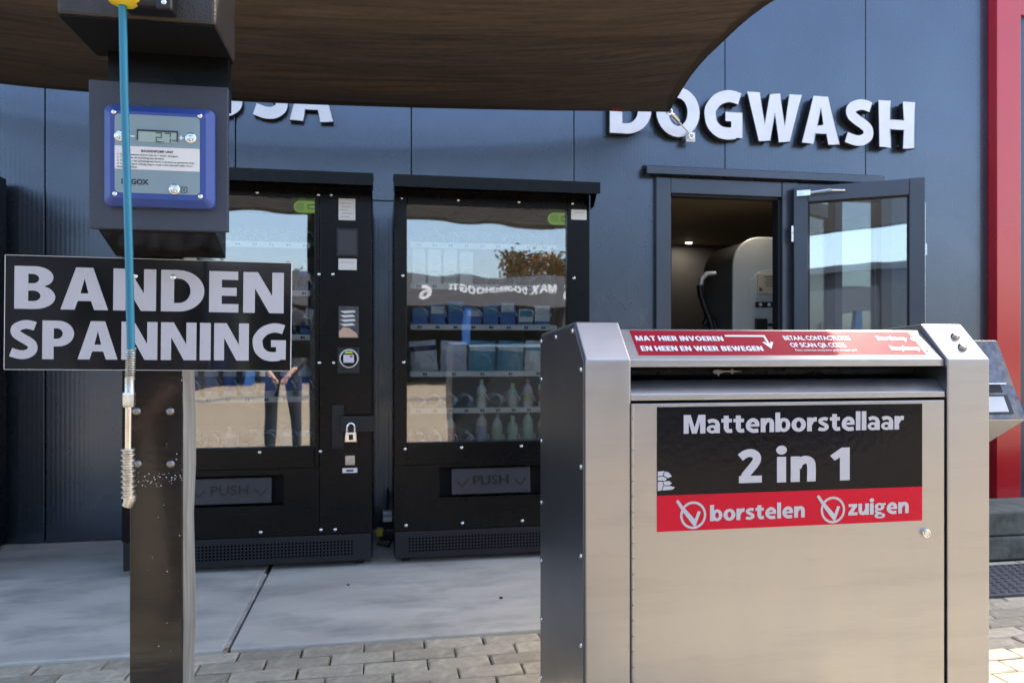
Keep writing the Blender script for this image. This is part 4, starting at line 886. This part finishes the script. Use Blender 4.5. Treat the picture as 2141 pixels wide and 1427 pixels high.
# air hose
YH = 1.40
ah = thing('air_hose', 'teal air hose with yellow stopper and metal tyre chuck hanging before the sign', 'air hose', (-.44, YH, .9))
def HP(u, v): x, z = W(u, v, YH); return Vector((x, YH, z))
mb = MB(); q = HP(262, -6); mb.lathe(q, (0, 0, -1), [(.012, -.016), (.026, -.010), (.030, .0), (.027, .010), (.012, .016)], 16); mb.build('stopper', M_yel, ah, smooth=True)
mb = MB(); mb.tube([q + (HP(262, -6) - q) for q in [HP(256, -160)]] + [HP(u, v) for u, v in ((257, -100), (256, 0), (258, 90), (260, 200), (264, 320), (267, 430), (270, 540), (272, 640), (274, 742))], .0068, 12); mb.build('hose', M_teal, ah, smooth=True)
A, B = HP(274, 728), HP(272, 792)
mb = MB(); pts = []
for k in range(13 * 10 + 1):
    t = k / 130; c_ = A.lerp(B, t); pts.append(c_ + Vector((math.cos(k * .628) * .0074, math.sin(k * .628) * .0074, 0)))
mb.tube(pts, .0014, 5); mb.build('spring_guard', M_dull, ah, smooth=True)
mb = MB(); ax = Vector((0, 0, -1)); o0 = HP(271, 788); mb.lathe(o0, ax, [(.0078, 0), (.0078, .026), (.0085, .028), (.0085, .03)], 14); mb.build('collar', M_dull, ah, smooth=True)
mb = MB(); o1 = HP(270, 820); mb.lathe(o1, ax, [(.0095, 0), (.0105, .003), (.0105, .022), (.0095, .026)], 6); mb.build('hex_nut', M_dull, ah)
mb = MB(); mb.tube([HP(269, 848), HP(268, 945)], .0056, 12); mb.build('stem', M_chrome, ah, smooth=True)
mb = MB(); o2 = HP(268, 938); pr = []
for k in range(9): pr += [(.0115, k * .0092), (.0115, k * .0092 + .0025), (.0090, k * .0092 + .004), (.0090, k * .0092 + .0075)]
mb.lathe(o2, ax, [(.006, -.001)] + pr + [(.0115, .083), (.0115, .0855), (.006, .087)], 16); mb.build('grip', M_dull, ah, smooth=True)
q0 = HP(267, 1028); q1 = HP(270, 1042); q2 = HP(266, 1058)
mb = MB(); mb.tube([q0, q0 + Vector((0, 0, -.010)), q0 + Vector((.003, 0, -.017))], .0062, 10); mb.tube([HP(275, 1032), HP(271, 1044), HP(265, 1058)], [.0088, .0095, .0082], 10); mb.tube([HP(272, 1040), HP(270.5, 1045)], .0105, 10); mb.build('tyre_chuck', M_dull, ah, smooth=True)

# BANDEN SPANNING sign
YS = 1.688
sx0, sz1 = W(10, 532, YS)[0], (W(10, 532, YS)[1] + W(608, 551, YS)[1]) / 2; sx1, sz0 = W(608, 551, YS)[0], (W(11, 770, YS)[1] + W(608, 776, YS)[1]) / 2
sg = thing('sign_board', 'black sign board with grey letters BANDEN SPANNING on the post', 'sign', ((sx0 + sx1) / 2, YS, (sz0 + sz1) / 2)); sg.rotation_euler = (0, R(.55), 0)
mb = MB(); mb.box(sx0, sx1, YS, YS + .006, sz0, sz1); mb.build('board', [M_sign], sg, bevel=.0006)
mb = MB(); e_ = .0012; mb.box(sx0 - e_, sx0, YS + .0004, YS + .0056, sz0, sz1); mb.box(sx1, sx1 + e_, YS + .0004, YS + .0056, sz0, sz1); mb.box(sx0, sx1, YS + .0004, YS + .0056, sz1, sz1 + e_ * .7); mb.box(sx0, sx1, YS + .0004, YS + .0056, sz0 - e_ * .7, sz0); mb.build('edge', M_paper, sg)
xa, xb = W(30, 600, YS)[0], W(593, 600, YS)[0]; zb = W(311, 650, YS)[1]; zt = W(311, 563, YS)[1]
words('lettering', 'BANDEN', (xa, YS, zb), X_, Z_, xb - xa, zt - zb, M_print, sg, gap=.10)
xa, xb = W(20, 700, YS)[0], W(600, 700, YS)[0]; zb = W(311, 752, YS)[1]; zt = W(311, 673, YS)[1]
words('lettering', 'SPANNING', (xa, YS, zb), X_, Z_, xb - xa, zt - zb, M_print, sg, gap=.085)
for u, v in ((281, 577), (361, 579)):
    x, z = W(u, v, YS - .002); place('screw', ME_screw_s, (x, YS - .0012, z), sg, scale=(1.3, 1.3, 1.3))

# ================================================================== MAT CLEANER
YC = 1.75
mc = thing('mat_cleaner', 'stainless car mat brushing machine in the right foreground', 'mat cleaner', (1.05, 2.0, .0))
cxa, cxb, cxc, cxd = .486, .6015, 1.482, 1.61
sidep = [(YC, .0), (YC, 1.044), (1.85, 1.141), (2.265, 1.118), (2.265, .0)]
for a, b in ((cxa, cxb), (cxc, cxd)):
    mb = MB(); mb.prism(sidep, 'x', a, b); mb.build('column', M_steel, mc, bevel=.004, seg=3)
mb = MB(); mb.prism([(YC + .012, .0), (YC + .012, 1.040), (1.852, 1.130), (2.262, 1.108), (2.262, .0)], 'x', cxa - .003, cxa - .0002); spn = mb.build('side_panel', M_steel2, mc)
smx = MB(); smx.lathe((0, 0, 0), (-1, 0, 0), [(.007, 0), (.0065, .003), (.003, .005)], 10); ME_sx = smx.mesh('screw', M_chrome, smooth=True)
for y, z in ((YC + .03, 1.02), (1.862, 1.118), (2.05, 1.106), (2.245, 1.097), (YC + .03, .78), (YC + .03, .56), (YC + .03, .34), (YC + .03, .12), (2.245, .98), (2.245, .79), (2.245, .60), (2.245, .42), (2.245, .24), (2.245, .06)):
    place('screw', ME_sx, (cxa - .003, y, z), spn)
mb = MB(); mb.box(cxb, cxc, 2.24, 2.258, .0, 1.09); mb.build('back_panel', M_steel, mc)
mb = MB(); mb.prism([(1.762, 1.026), (1.762, 1.044), (1.853, 1.123), (2.258, 1.10), (2.258, 1.094), (1.86, 1.112), (1.775, 1.036), (1.775, 1.026)], 'x', cxb + .001, cxc - .001); tp = mb.build('top_panel', M_steel, mc, bevel=.002)
mb = MB(); mb.prism([(1.757, .943), (1.757, .958), (1.795, .990), (1.86, .990), (1.86, .943)], 'x', cxb + .001, cxc - .001); mb.build('rail', M_steel, mc, bevel=.002)
mb = MB(); mb.box(cxb, cxc, 1.985, 1.99, .99, 1.09); mb.box(cxb, cxc, 1.861, 1.985, .94, .986); mb.build('slot_back', M_deep, mc)
mb = MB(); mb.tube([(cxb + .002, 1.905, 1.015), (cxc - .002, 1.905, 1.015)], .030, 14)
for k in range(1500):
    x = random.uniform(cxb + .01, cxc - .16); a_ = random.uniform(0, 6.28); r_ = random.uniform(.042, .050); c_ = Vector((x, 1.905, 1.015)); d_ = Vector((random.uniform(-.1, .1), math.cos(a_), math.sin(a_)))
    n_v = d_.cross(Vector((1, 0, 0))).normalized() * .0012; mb.poly([c_ + d_ * .028 - n_v, c_ + d_ * .028 + n_v, c_ + d_ * r_])
mb.build('brush_roller', M_black2, mc)
mb = MB(); mb.box(1.30, cxc - .002, 1.89, 1.90, .99, 1.03); mb.build('slot_plate', M_steel2, mc)
mb = MB(); x, z = W(1490, 776, 1.86)
pts = [(x, z), (x + .004, z - .006), (x + .012, z - .008), (x + .016, z - .013), (x + .02, z - .006), (x + .036, z - .002), (x + .05, z - .003), (x + .056, z - .009), (x + .06, z - .003), (x + .085, z - .001), (x + .06, z + .002), (x + .055, z + .007), (x + .05, z + .002), (x + .03, z + .002), (x + .014, z + .005), (x + .004, z + .003)]
mb.prism(pts, 'y', 1.858, 1.861); mb.build('torn_bristle', M_fill, mc)
# door
dz1 = .936
mb = MB(); mb.box(cxb + .005, cxc - .008, YC + .002, YC + .02, .02, dz1); dr = mb.build('door', M_steel, mc, bevel=.002)
mb = MB(); mb.box(cxb, cxc, YC + .03, YC + .04, .0, dz1 + .005); mb.build('inner_wall', M_deep, mc)
kn = MB(); kn.tube([(0, 0, .0008), (0, 0, .0372)], .0042, 10); ME_kn = kn.mesh('hinge_knuckle', M_steel, smooth=True)
for k in range(24): place('hinge_knuckle', ME_kn, (cxb + .0035, YC - .001, .025 + .038 * k), dr)
lx, lz = W(1935, 1113, YC)
mb = MB(); mb.lathe((lx, YC + .002, lz), (0, -1, 0), [(.0125, 0), (.0125, .005), (.0115, .007), (.009, .0075), (.0088, .005), (.0065, .005), (.006, .0075), (.001, .0075)], 20); mb.box(lx - .0008, lx + .0008, YC - .0062, YC - .0058, lz - .004, lz + .004); mb.build('lock', M_chrome, dr, smooth=True)
# door sticker
tx0, tx1, tz0, tz1, tzm = .669, 1.4065, .618, .927, .708
YT = YC + .002
mb = MB(); mb.box(tx0, tx1, YT - .0012, YT - .0002, tzm, tz1); st = mb.build('sticker', M_sticker, dr)
mb = MB(); mb.box(tx0, tx1, YT - .0012, YT - .0002, tz0, tzm - .0002); sr = mb.build('sticker_band', M_red, dr)
YT2 = YT - .0012
def row(txt, u0, u1, vb, vt, par, m=M_print, gap=.085, space=.30):
    a = W(u0, vb, YT2)[0]; b = W(u1, vb, YT2)[0]; uc = (u0 + u1) / 2; zb = W(uc, vb, YT2)[1]; zt = W(uc, vt, YT2)[1]
    words('lettering', txt, (a, YT2, zb), X_, Z_, b - a, zt - zb, m, par, gap, space)
row('Mattenborstellaar', 1429, 1889, 901.5, 863.5, st, gap=.06)
row('2', 1543, 1593, 1008.5, 938.5, st); row('in', 1624, 1705, 1006.5, 936.5, st, gap=.12); row('1', 1735, 1776, 1003.5, 935, st)
row('borstelen', 1484, 1682, 1084.5, 1053, sr, gap=.06)
row('zuigen', 1773, 1899, 1074, 1043, sr, gap=.06)
for uc, vc in ((1449, 1076), (1741, 1065)):
    x, z = W(uc, vc, YT2); mb = MB(); glyph_into(mb, [ring(0, 0, .0345, .0345, .0285, .0285)], Vector((x, YT2 - .001, z)), Vector(X_), Vector(Z_), Vector((0, -1, 0)), 1, 1, 0)
    ck = [[(-.046, .036), (-.040, .040), (-.026, .022), (.004, -.010), (.012, .010), (.020, .008), (.006, -.028), (.001, -.027), (-.030, .012)]]
    glyph_into(mb, [ck], Vector((x, YT2 - .0014, z)), Vector(X_), Vector(Z_), Vector((0, -1, 0)), 1, 1, 0); mb.build('tick_mark', M_print, sr, fixn=False)
mb = MB(); P = [(0, 0), (.018, .001), (.030, -.003), (.038, -.013), (.026, -.018), (.036, -.022), (.044, -.030), (.034, -.036), (.046, -.040), (.040, -.047), (.020, -.046), (0, -.048)]
x = tx0 + .0015; z = W(1378, 985, YT2)[1]
for k, cell in enumerate(([(0, 0), (.016, .001), (.014, -.010), (0, -.012)], [(.018, 0), (.029, -.003), (.037, -.013), (.027, -.017), (.016, -.011)], [(0, -.014), (.013, -.012), (.024, -.018), (.020, -.023), (0, -.022)], [(0, -.025), (.012, -.025), (.015, -.034), (.010, -.047), (0, -.048)], [(.014, -.025), (.030, -.024), (.037, -.030), (.030, -.035), (.017, -.034)], [(.012, -.047), (.016, -.036), (.034, -.037), (.045, -.040), (.038, -.046)])):
    mb.poly([(x + q[0], YT2 - .0007, z + q[1]) for q in cell])
mb.build('torn_patch', M_print, st, fixn=False)
# tilted label strip
A0 = Vector((0, 1.762, 1.044)); A1 = Vector((0, 1.853, 1.123)); tv = (A1 - A0).normalized(); SL = (A1 - A0).length; nv = Vector((1, 0, 0)).cross(tv)
def TP(x, t, lift=0): return Vector((x, A0.y, A0.z)) + tv * (t * SL) + nv * lift
mb = MB(); lx0, lx1 = .630, 1.440
q = [TP(lx0, .14, .0005), TP(lx1, .14, .0005), TP(lx1, .95, .0005), TP(lx0, .95, .0005)]; mb.poly(q); mb.poly([p_ - nv * .0004 for p_ in q])
M_redl = mat('red_label', (.36, .008, .026), .5, var=.06, vs_=14, spec=.12); lab = mb.build('label_strip', M_redl, tp, fixn=False)
def strip(txt, u0, u1, t, cap=None, weight=.03, m=M_whitep):
    a = W(u0, 715, 1.80)[0]; b = W(u1, 715, 1.80)[0]; small_text('lettering', txt, TP(a, t, .0006), X_, tv, b - a, m, lab, weight, .0008, height=cap)
def stripw(txt, u0, u1, t, cap):
    a = W(u0, 715, 1.80)[0]; b = W(u1, 715, 1.80)[0]; words('lettering', txt, TP(a, t, .0006), X_, tv, b - a, cap, M_whitep, lab, .09, .34, .0008)
G['V'] = (.92, [[[(.32,0),(.60,0),(.92,1),(.63,1),(.46,.34),(.29,1),(0,1)]]])
stripw('MAT HIER INVOEREN', 1335, 1520, .60, .019); stripw('EN HEEN EN WEER BEWEGEN', 1338, 1592, .27, .019)
strip('BETAAL CONTACTLOOS', 1649, 1789, .64, .017, .02); strip('OF SCAN QR CODE', 1654, 1769, .40, .017, .02); strip('Deze automaat accepteert geen contant geld', 1658, 1785, .27, .008, .0)
strip('Startknop', 1845, 1908, .64, .018, .025); strip('Stopknop', 1858, 1919, .30, .018, .025)
for u, t in ((1923, .68), (1934, .35)):
    a = W(u, 715, 1.80)[0]; mb = MB(); mb.poly([TP(a, t, .0016) + Vector((1, 0, 0)) * .0095 * math.cos(R(k * 20)) + tv * .0095 * math.sin(R(k * 20)) for k in range(18)]); dsk = mb.build('arrow_disc', M_whitep, lab, fixn=False)
    mb = MB(); s_ = stroke([(-.003, .005), (.003, 0), (-.003, -.005)], .0026, False)[0]; mb.poly([TP(a, t, .0022) + Vector((1, 0, 0)) * q_[0] + tv * q_[1] for q_ in s_]); mb.build('arrow_tip', M_redl, lab, fixn=False)
mb = MB(); a = W(1527, 710, 1.8)[0]; b = W(1612, 710, 1.8)[0]
for s_ in ([[(a, .74), (b, .74), (b, .80), (a, .80)]], [[(b - .006, .44), (b, .44), (b, .74), (b - .006, .74)]], [[(b - .018, .56), (b - .003, .34), (b + .013, .56), (b + .006, .58), (b - .003, .45), (b - .011, .58)]]):
    for c_ in s_: mb.poly([TP(q_[0], q_[1], .0014) for q_ in c_])
mb.build('arrow', M_whitep, lab, fixn=False)
# push buttons on the right bevel
C0 = Vector((0, YC, 1.044)); C1 = Vector((0, 1.85, 1.141)); cv = (C1 - C0).normalized(); cn = Vector((1, 0, 0)).cross(cv)
for u, v in ((1997, 700), (2012, 722)):
    t = (745 - v) / 70; yy = YC + .10 * t; x, z = W(u, v, yy); q = Vector((x, yy, 1.044 + .097 * t))
    mb = MB(); mb.lathe(q, cn, [(.0125, 0), (.0125, .004), (.0105, .007), (.010, .010), (.004, .0105)], 18); mb.build('push_button', M_steel, mc, smooth=True)
# payment terminal on the right side of the cleaner
tx1_ = 1.925
mb = MB(); mb.prism([(1.955, .858), (2.065, 1.10), (2.26, 1.08), (2.26, .74), (2.10, .77)], 'x', cxd + .0005, tx1_); pt = mb.build('payment_terminal', M_steel, mc, bevel=.002)
B0 = Vector((0, 1.955, .858)); B1 = Vector((0, 2.065, 1.10)); bt = (B1 - B0).normalized(); bn = Vector((1, 0, 0)).cross(bt); BL = (B1 - B0).length
def BP(x, t, l=0): return Vector((x, B0.y, B0.z)) + bt * (t * BL) + bn * l
def bpan(nm, x0, x1, t0, t1, m, l0, l1):
    mb = MB(); lo = [BP(x0, t0, l0), BP(x1, t0, l0), BP(x1, t1, l0), BP(x0, t1, l0)]; hi = [BP(x0, t0, l1), BP(x1, t0, l1), BP(x1, t1, l1), BP(x0, t1, l1)]
    mb.poly(hi); 
    for k in range(4): mb.poly([lo[k], lo[(k + 1) % 4], hi[(k + 1) % 4], hi[k]])
    return mb.build(nm, m, pt)
bpan('face_plate', cxd + .002, tx1_ - .003, .01, .99, M_mottle, .0003, .003)
bpan('card_window', cxd + .004, 1.885, .44, .92, mat('smoked_plastic', (.12, .13, .17), .15, var=.4, vs_=40, bump=.3, bs=120), .003, .008)
bpan('window_rim', cxd + .004, 1.893, .425, .438, M_chrome, .003, .009)
bpan('slot_mouth', cxd + .004, 1.875, .33, .425, M_joint, .003, .0045)
bpan('screen_frame', cxd + .004, 1.885, .07, .30, M_black2, .003, .006)
bpan('terminal_screen', cxd + .006, 1.868, .09, .275, mat('pale_screen', (.55, .57, .58), .12), .006, .0075)

# ================================================================== WHAT STANDS OPPOSITE (seen in the reflections)
opp = thing('wash_bay_building', 'dark car wash building opposite, mirrored in the right machine window', 'building', (3, -16, 0))
mb = MB(); mb.box(-4.7, 18, -24, -16, 2.55, 3.45); mb.build('fascia', mat('fascia_grey', (.10, .10, .11), .4), opp)
mb = MB(); mb.box(-4.7, 18, -24, -23.8, 0, 2.55); mb.build('rear_wall', M_conc2, opp)
M_bluep = gm('blue_post', (.02, .09, .30))
for x in (-4, 0, 2.6, 6.4, 10, 14, 17.5): mb = MB(); mb.box(x - .12, x + .12, -16.3, -16.05, 0, 2.55); mb.build('bay_post', M_bluep, opp)
for x in (-2, 6, 14): mb = MB(); mb.box(x - .06, x + .06, -23.5, -16.4, 0, 2.55); mb.build('bay_wall', M_roomw, opp)
def back_words(txt, xr, z, w, cap, gap=.085): words('lettering', txt, (xr, -16, z), (-1, 0, 0), Z_, w, cap, M_white, opp, gap, lift=.01)
back_words('5', 6.05, 2.72, .3, .42); back_words('6', 1.45, 2.72, .3, .42); back_words('MAX. DOORRIJHOOGTE', 5.5, 2.95, 3.4, .2)
def leafy(name, label, x, y, h, rad, cols, n):
    t = thing(name, label, 'tree', (x, y, 0), 'trees behind the car wash')
    mb = MB(); mb.tube([(x, y, 0), (x + .1, y, h * .35), (x - .05, y + .1, h * .6), (x, y, h * .85)], [.2, .15, .1, .03], 8)
    for k in range(7):
        a = random.uniform(0, 6.28); z = h * random.uniform(.4, .7); mb.tube([(x, y, z), (x + math.cos(a) * rad * .5, y + math.sin(a) * rad * .5, z + h * .14), (x + math.cos(a) * rad * .8, y + math.sin(a) * rad * .8, z + h * .2)], [.07, .04, .015], 6)
    mb.build('trunk', M_wood, t)
    mb = MB(); cl = [(Vector((x, y, h * .68)) + Vector((random.uniform(-.75, .75) * rad, random.uniform(-.75, .75) * rad, random.uniform(-.22, .2) * h))) for _ in range(34)]
    for k in range(n):
        c_ = random.choice(cl); p = c_ + Vector((random.gauss(0, 1), random.gauss(0, 1), random.gauss(0, .8))) * rad * .19
        if p.z < h * .25: continue
        a = Vector((random.gauss(0, 1), random.gauss(0, 1), random.gauss(0, 1))).normalized(); b = a.orthogonal().normalized(); s_ = random.uniform(.09, .17)
        mb.poly([p - a * s_, p + b * s_ * .5, p + a * s_, p - b * s_ * .5], random.randrange(len(cols)))
    mb.build('crown', cols, t, fixn=False)
lg = [mat('leaf_green', (.06, .09, .03), .7), mat('leaf_olive', (.12, .11, .03), .7)]; lo = [mat('leaf_orange', (.30, .11, .03), .7), mat('leaf_gold', (.30, .19, .04), .7), lg[1]]
leafy('autumn_tree', 'orange autumn tree behind the car wash, mirrored in the right machine window', 7.4, -27, 6.0, 1.9, lo, 5200)
leafy('broadleaf_tree', 'green tree behind the car wash, leftmost in the mirrored view', -9, -28, 5.5, 2.4, lg, 4400)
leafy('broadleaf_tree', 'green tree behind the left half of the car wash', -3.2, -29, 4.8, 2.2, lg, 4400)
leafy('broadleaf_tree', 'large green tree behind the right end of the car wash', 12.5, -28, 6.2, 2.6, lg, 5000)
# parked car
car = thing('parked_car', 'dark blue hatchback parked on the forecourt behind the mat cleaner, mirrored', 'car', (3.9, -5.2, 0))
M_car = mat('car_paint', (.012, .03, .07), .2, var=.05, coat=1); M_tyre = mat('tyre', (.015, .015, .015), .8)
lower = [(1.75, .32), (1.72, .62), (1.85, .80), (2.85, .95), (5.75, .98), (5.95, .80), (6.0, .45), (5.95, .30)]
mb = MB(); mb.prism(lower, 'y', -6.05, -4.35); bo = mb.build('body', M_car, car, bevel=.09, seg=4)
mb = MB(); n0 = len(mb.v); G0 = [(2.75, .93), (3.55, 1.38), (3.9, 1.44), (5.0, 1.44), (5.55, 1.30), (5.85, .94)]
mb.v += [(x, -5.2 + .80 - .16 * (z - .93) / .5, z) for x, z in G0] + [(x, -5.2 - .80 + .16 * (z - .93) / .5, z) for x, z in G0]; k = len(G0)
for i in range(k): j = (i + 1) % k; mb.f.append([i, j, k + j, k + i]); mb.m.append(0)
mb.f += [list(range(k)), list(range(k, 2 * k))]; mb.m += [0, 0]; mb.build('cabin', M_car, car, bevel=.04, seg=3)
M_cg = mat('car_glass', (.01, .013, .016), .05, var=.1)
for yy, s in ((-4.405, 1), (-5.995, -1)):
    for P in ([(3.1, 1.0), (3.62, 1.33), (4.28, 1.37), (4.28, 1.0)], [(4.36, 1.0), (4.36, 1.37), (5.0, 1.36), (5.45, 1.24), (5.62, 1.0)]):
        mb = MB(); mb.poly([(x, -5.2 + s * (.806 - .16 * (z - .93) / .5), z) for x, z in P]); mb.build('side_window', M_cg, car)
mb = MB(); mb.poly([(2.83, -4.52, .985), (2.83, -5.88, .985), (3.50, -5.80, 1.36), (3.50, -4.60, 1.36)]); mb.build('windscreen', M_cg, car)
for wx in (2.55, 5.2):
    for wy, s in ((-4.42, 1), (-5.98, -1)):
        mb = MB(); mb.lathe((wx, wy - .1 * s, .31), (0, s, 0), [(.31, 0), (.315, .03), (.315, .16), (.29, .19), (.21, .19)], 24); w_ = mb.build('wheel', M_tyre, car, smooth=True)
        mb = MB(); mb.lathe((wx, wy - .1 * s, .31), (0, s, 0), [(.205, .05), (.205, .188), (.18, .185), (.06, .17), (.05, .19)], 18); mb.build('rim', M_sage, w_, smooth=True)
for yy in (-4.7, -5.7):
    mb = MB(); mb.box(1.74, 1.80, yy - .17, yy + .17, .64, .76); mb.build('headlight', M_paper, car, bevel=.02)

# dark hall invented across the yard to darken reflections in door and wall
hall = thing('added_hall', 'made-up dark hall across the yard, added to darken the open glass door reflection', 'building', (-20, -17, 0))
M_hall = mat('hall_cladding', (.018, .019, .022), .5, var=.1, vs_=.4)
mb = MB(); mb.box(-34, -5.0, -24, -13, 0, 3.5); mb.build('wall', M_hall, hall)
mb = MB(); mb.box(-34.2, -4.8, -24.2, -12.8, 3.501, 3.7); mb.build('roof_edge', M_frame, hall)
for x in (-31, -26, -21, -16, -11.5, -7.5): mb = MB(); mb.box(x - 1.4, x + 1.4, -13.02, -12.99, .01, 3.0); mb.build('roller_door', M_frame, hall)
# the photographer, seen only in the left machine's glass
PX, PYY = -.93, .2
nodes = {'pel': (0, 0, .95, .135, .10), 'spi': (0, 0, 1.13, .130, .095), 'che': (0, .01, 1.34, .155, .105), 'nec': (0, 0, 1.49, .055, .055), 'hea': (0, .02, 1.58, .072, .085), 'hed': (0, .025, 1.67, .078, .092), 'top': (0, .015, 1.735, .055, .065)}
ed = [('pel', 'spi'), ('spi', 'che'), ('che', 'nec'), ('nec', 'hea'), ('hea', 'hed'), ('hed', 'top')]
for k, sg_ in (('l', -1), ('r', 1)):
    nodes.update({k + 'sh': (sg_ * .17, 0, 1.42, .065, .065), k + 'el': (sg_ * .27, -.03, 1.13, .046, .046), k + 'wr': (sg_ * .115, .19, .90, .028, .028), k + 'pa': (sg_ * .06, .23, .835, .034, .020),
                  k + 'hi': (sg_ * .095, 0, .88, .098, .10), k + 'kn': (sg_ * .115, .015, .49, .062, .062), k + 'an': (sg_ * .125, -.03, .09, .045, .045), k + 'to': (sg_ * .145, .12, .045, .042, .035)})
    ed += [('che', k + 'sh'), (k + 'sh', k + 'el'), (k + 'el', k + 'wr'), (k + 'wr', k + 'pa'), ('pel', k + 'hi'), (k + 'hi', k + 'kn'), (k + 'kn', k + 'an'), (k + 'an', k + 'to')]
    for q in range(5):
        a0 = (sg_ * (.085 - .016 * q), .232 + .004 * q, .81 - .003 * q) if q else (sg_ * .10, .225, .85)
        d = (-sg_ * .006, .006, -.03) if q else (-sg_ * .004, .022, -.02); L2 = (.8, 1.0, 1.1, 1.02, .82)[q]
        nodes[f'{k}f{q}a'] = (*a0, .0095, .0095); nodes[f'{k}f{q}b'] = (a0[0] + d[0] * L2, a0[1] + d[1] * L2, a0[2] + d[2] * L2, .0088, .0088); nodes[f'{k}f{q}c'] = (a0[0] + d[0] * 2 * L2, a0[1] - .006 + d[1] * L2, a0[2] + d[2] * 1.8 * L2, .0075, .0075)
        ed += [(k + 'pa', f'{k}f{q}a'), (f'{k}f{q}a', f'{k}f{q}b'), (f'{k}f{q}b', f'{k}f{q}c')]
ks = list(nodes); me = bpy.data.meshes.new('skeleton'); me.from_pydata([nodes[k][:3] for k in ks], [(ks.index(a), ks.index(b)) for a, b in ed], [])
ob = bpy.data.objects.new('skeleton', me); COL.objects.link(ob); ob.modifiers.new('skin', 'SKIN'); sb_ = ob.modifiers.new('sub', 'SUBSURF'); sb_.levels = 2; sb_.render_levels = 2
for i, k in enumerate(ks):
    me.skin_vertices[0].data[i].radius = nodes[k][3:]; me.skin_vertices[0].data[i].use_root = (k == 'pel')
dg = bpy.context.evaluated_depsgraph_get(); bmsh = bpy.data.meshes.new_from_object(ob.evaluated_get(dg)); bpy.data.objects.remove(ob)
for n_m, c_, r_ in (('skin', (.50, .29, .20), .5), ('dark_jacket', (.02, .022, .03), .8), ('dark_jeans', (.018, .024, .045), .85), ('shoe_leather', (.02, .018, .016), .5)): bmsh.materials.append(mat(n_m, c_, r_))
for p in bmsh.polygons:
    p.use_smooth = True; c_ = p.center
    p.material_index = 0 if (c_.z > 1.50 or (c_.y > .175 and c_.z < .93 and c_.z > .6)) else 3 if c_.z < .085 else 2 if c_.z < .98 else 1
per = thing('person', 'person in dark jacket and jeans, hands held in front, mirrored in the left machine glass', 'person', (PX, PYY, 0))
bo = bpy.data.objects.new('body', bmsh); COL.objects.link(bo); bo.parent = per
mb = MB(); mb.tube_rings([(Vector((0, .0, 1.63)), .088), (Vector((0, -.005, 1.68)), .094), (Vector((0, 0, 1.73)), .080), (Vector((0, .01, 1.765)), .045), (Vector((0, .015, 1.775)), .01)], Vector((0, 0, 1)), 14, 0)
mb.v = [(x, y - (.02 if y > .03 and z < 1.7 else 0), z) for x, y, z in mb.v]; mb.build('hair', mat('brown_hair', (.05, .03, .02), .7), per, local=True, smooth=True)
mb = MB(); mb.tube([(0, .105, 1.625), (0, .128, 1.59), (0, .112, 1.582)], [.008, .015, .008], 8); mb.build('nose', bmsh.materials[0], per, local=True, smooth=True)
for sx_ in (-.032, .032): mb = MB(); mb.lathe((sx_, .098, 1.625), (0, 1, 0), [(.011, 0), (.009, .008), (.003, .012)], 8); mb.build('eye', M_paper, per, local=True, smooth=True)
mb = MB(); mb.tube([(-.022, .103, 1.555), (0, .112, 1.552), (.022, .103, 1.555)], .006, 6); mb.build('mouth', mat('lip', (.35, .13, .11), .5), per, local=True, smooth=True)
for sx_ in (-.082, .082): mb = MB(); mb.tube([(sx_, .01, 1.58), (sx_ * 1.1, -.005, 1.615), (sx_, .0, 1.645)], [.008, .014, .01], 6); mb.build('ear', bmsh.materials[0], per, local=True, smooth=True)

# made-up gantry, added to block the mirrored sky atop the machine windows
ga = thing('added_gantry', 'unseen dark gantry added across the yard to block mirrored sky in the machine windows', 'gantry', (0, -8, 0))
mb = MB(); P = [(-9.0, 4.08), (10.0, 3.58), (10.0, 4.3), (-9.0, 4.8)]; mb.prism(P, 'y', -8.3, -7.9); mb.build('beam', mat('gantry_brown', (.03, .025, .02), .6), ga)
for x, h in ((-8.9, 4.2), (9.9, 3.7)): mb = MB(); mb.box(x - .12, x + .12, -8.25, -7.95, 0, h); mb.build('upright', M_black, ga)
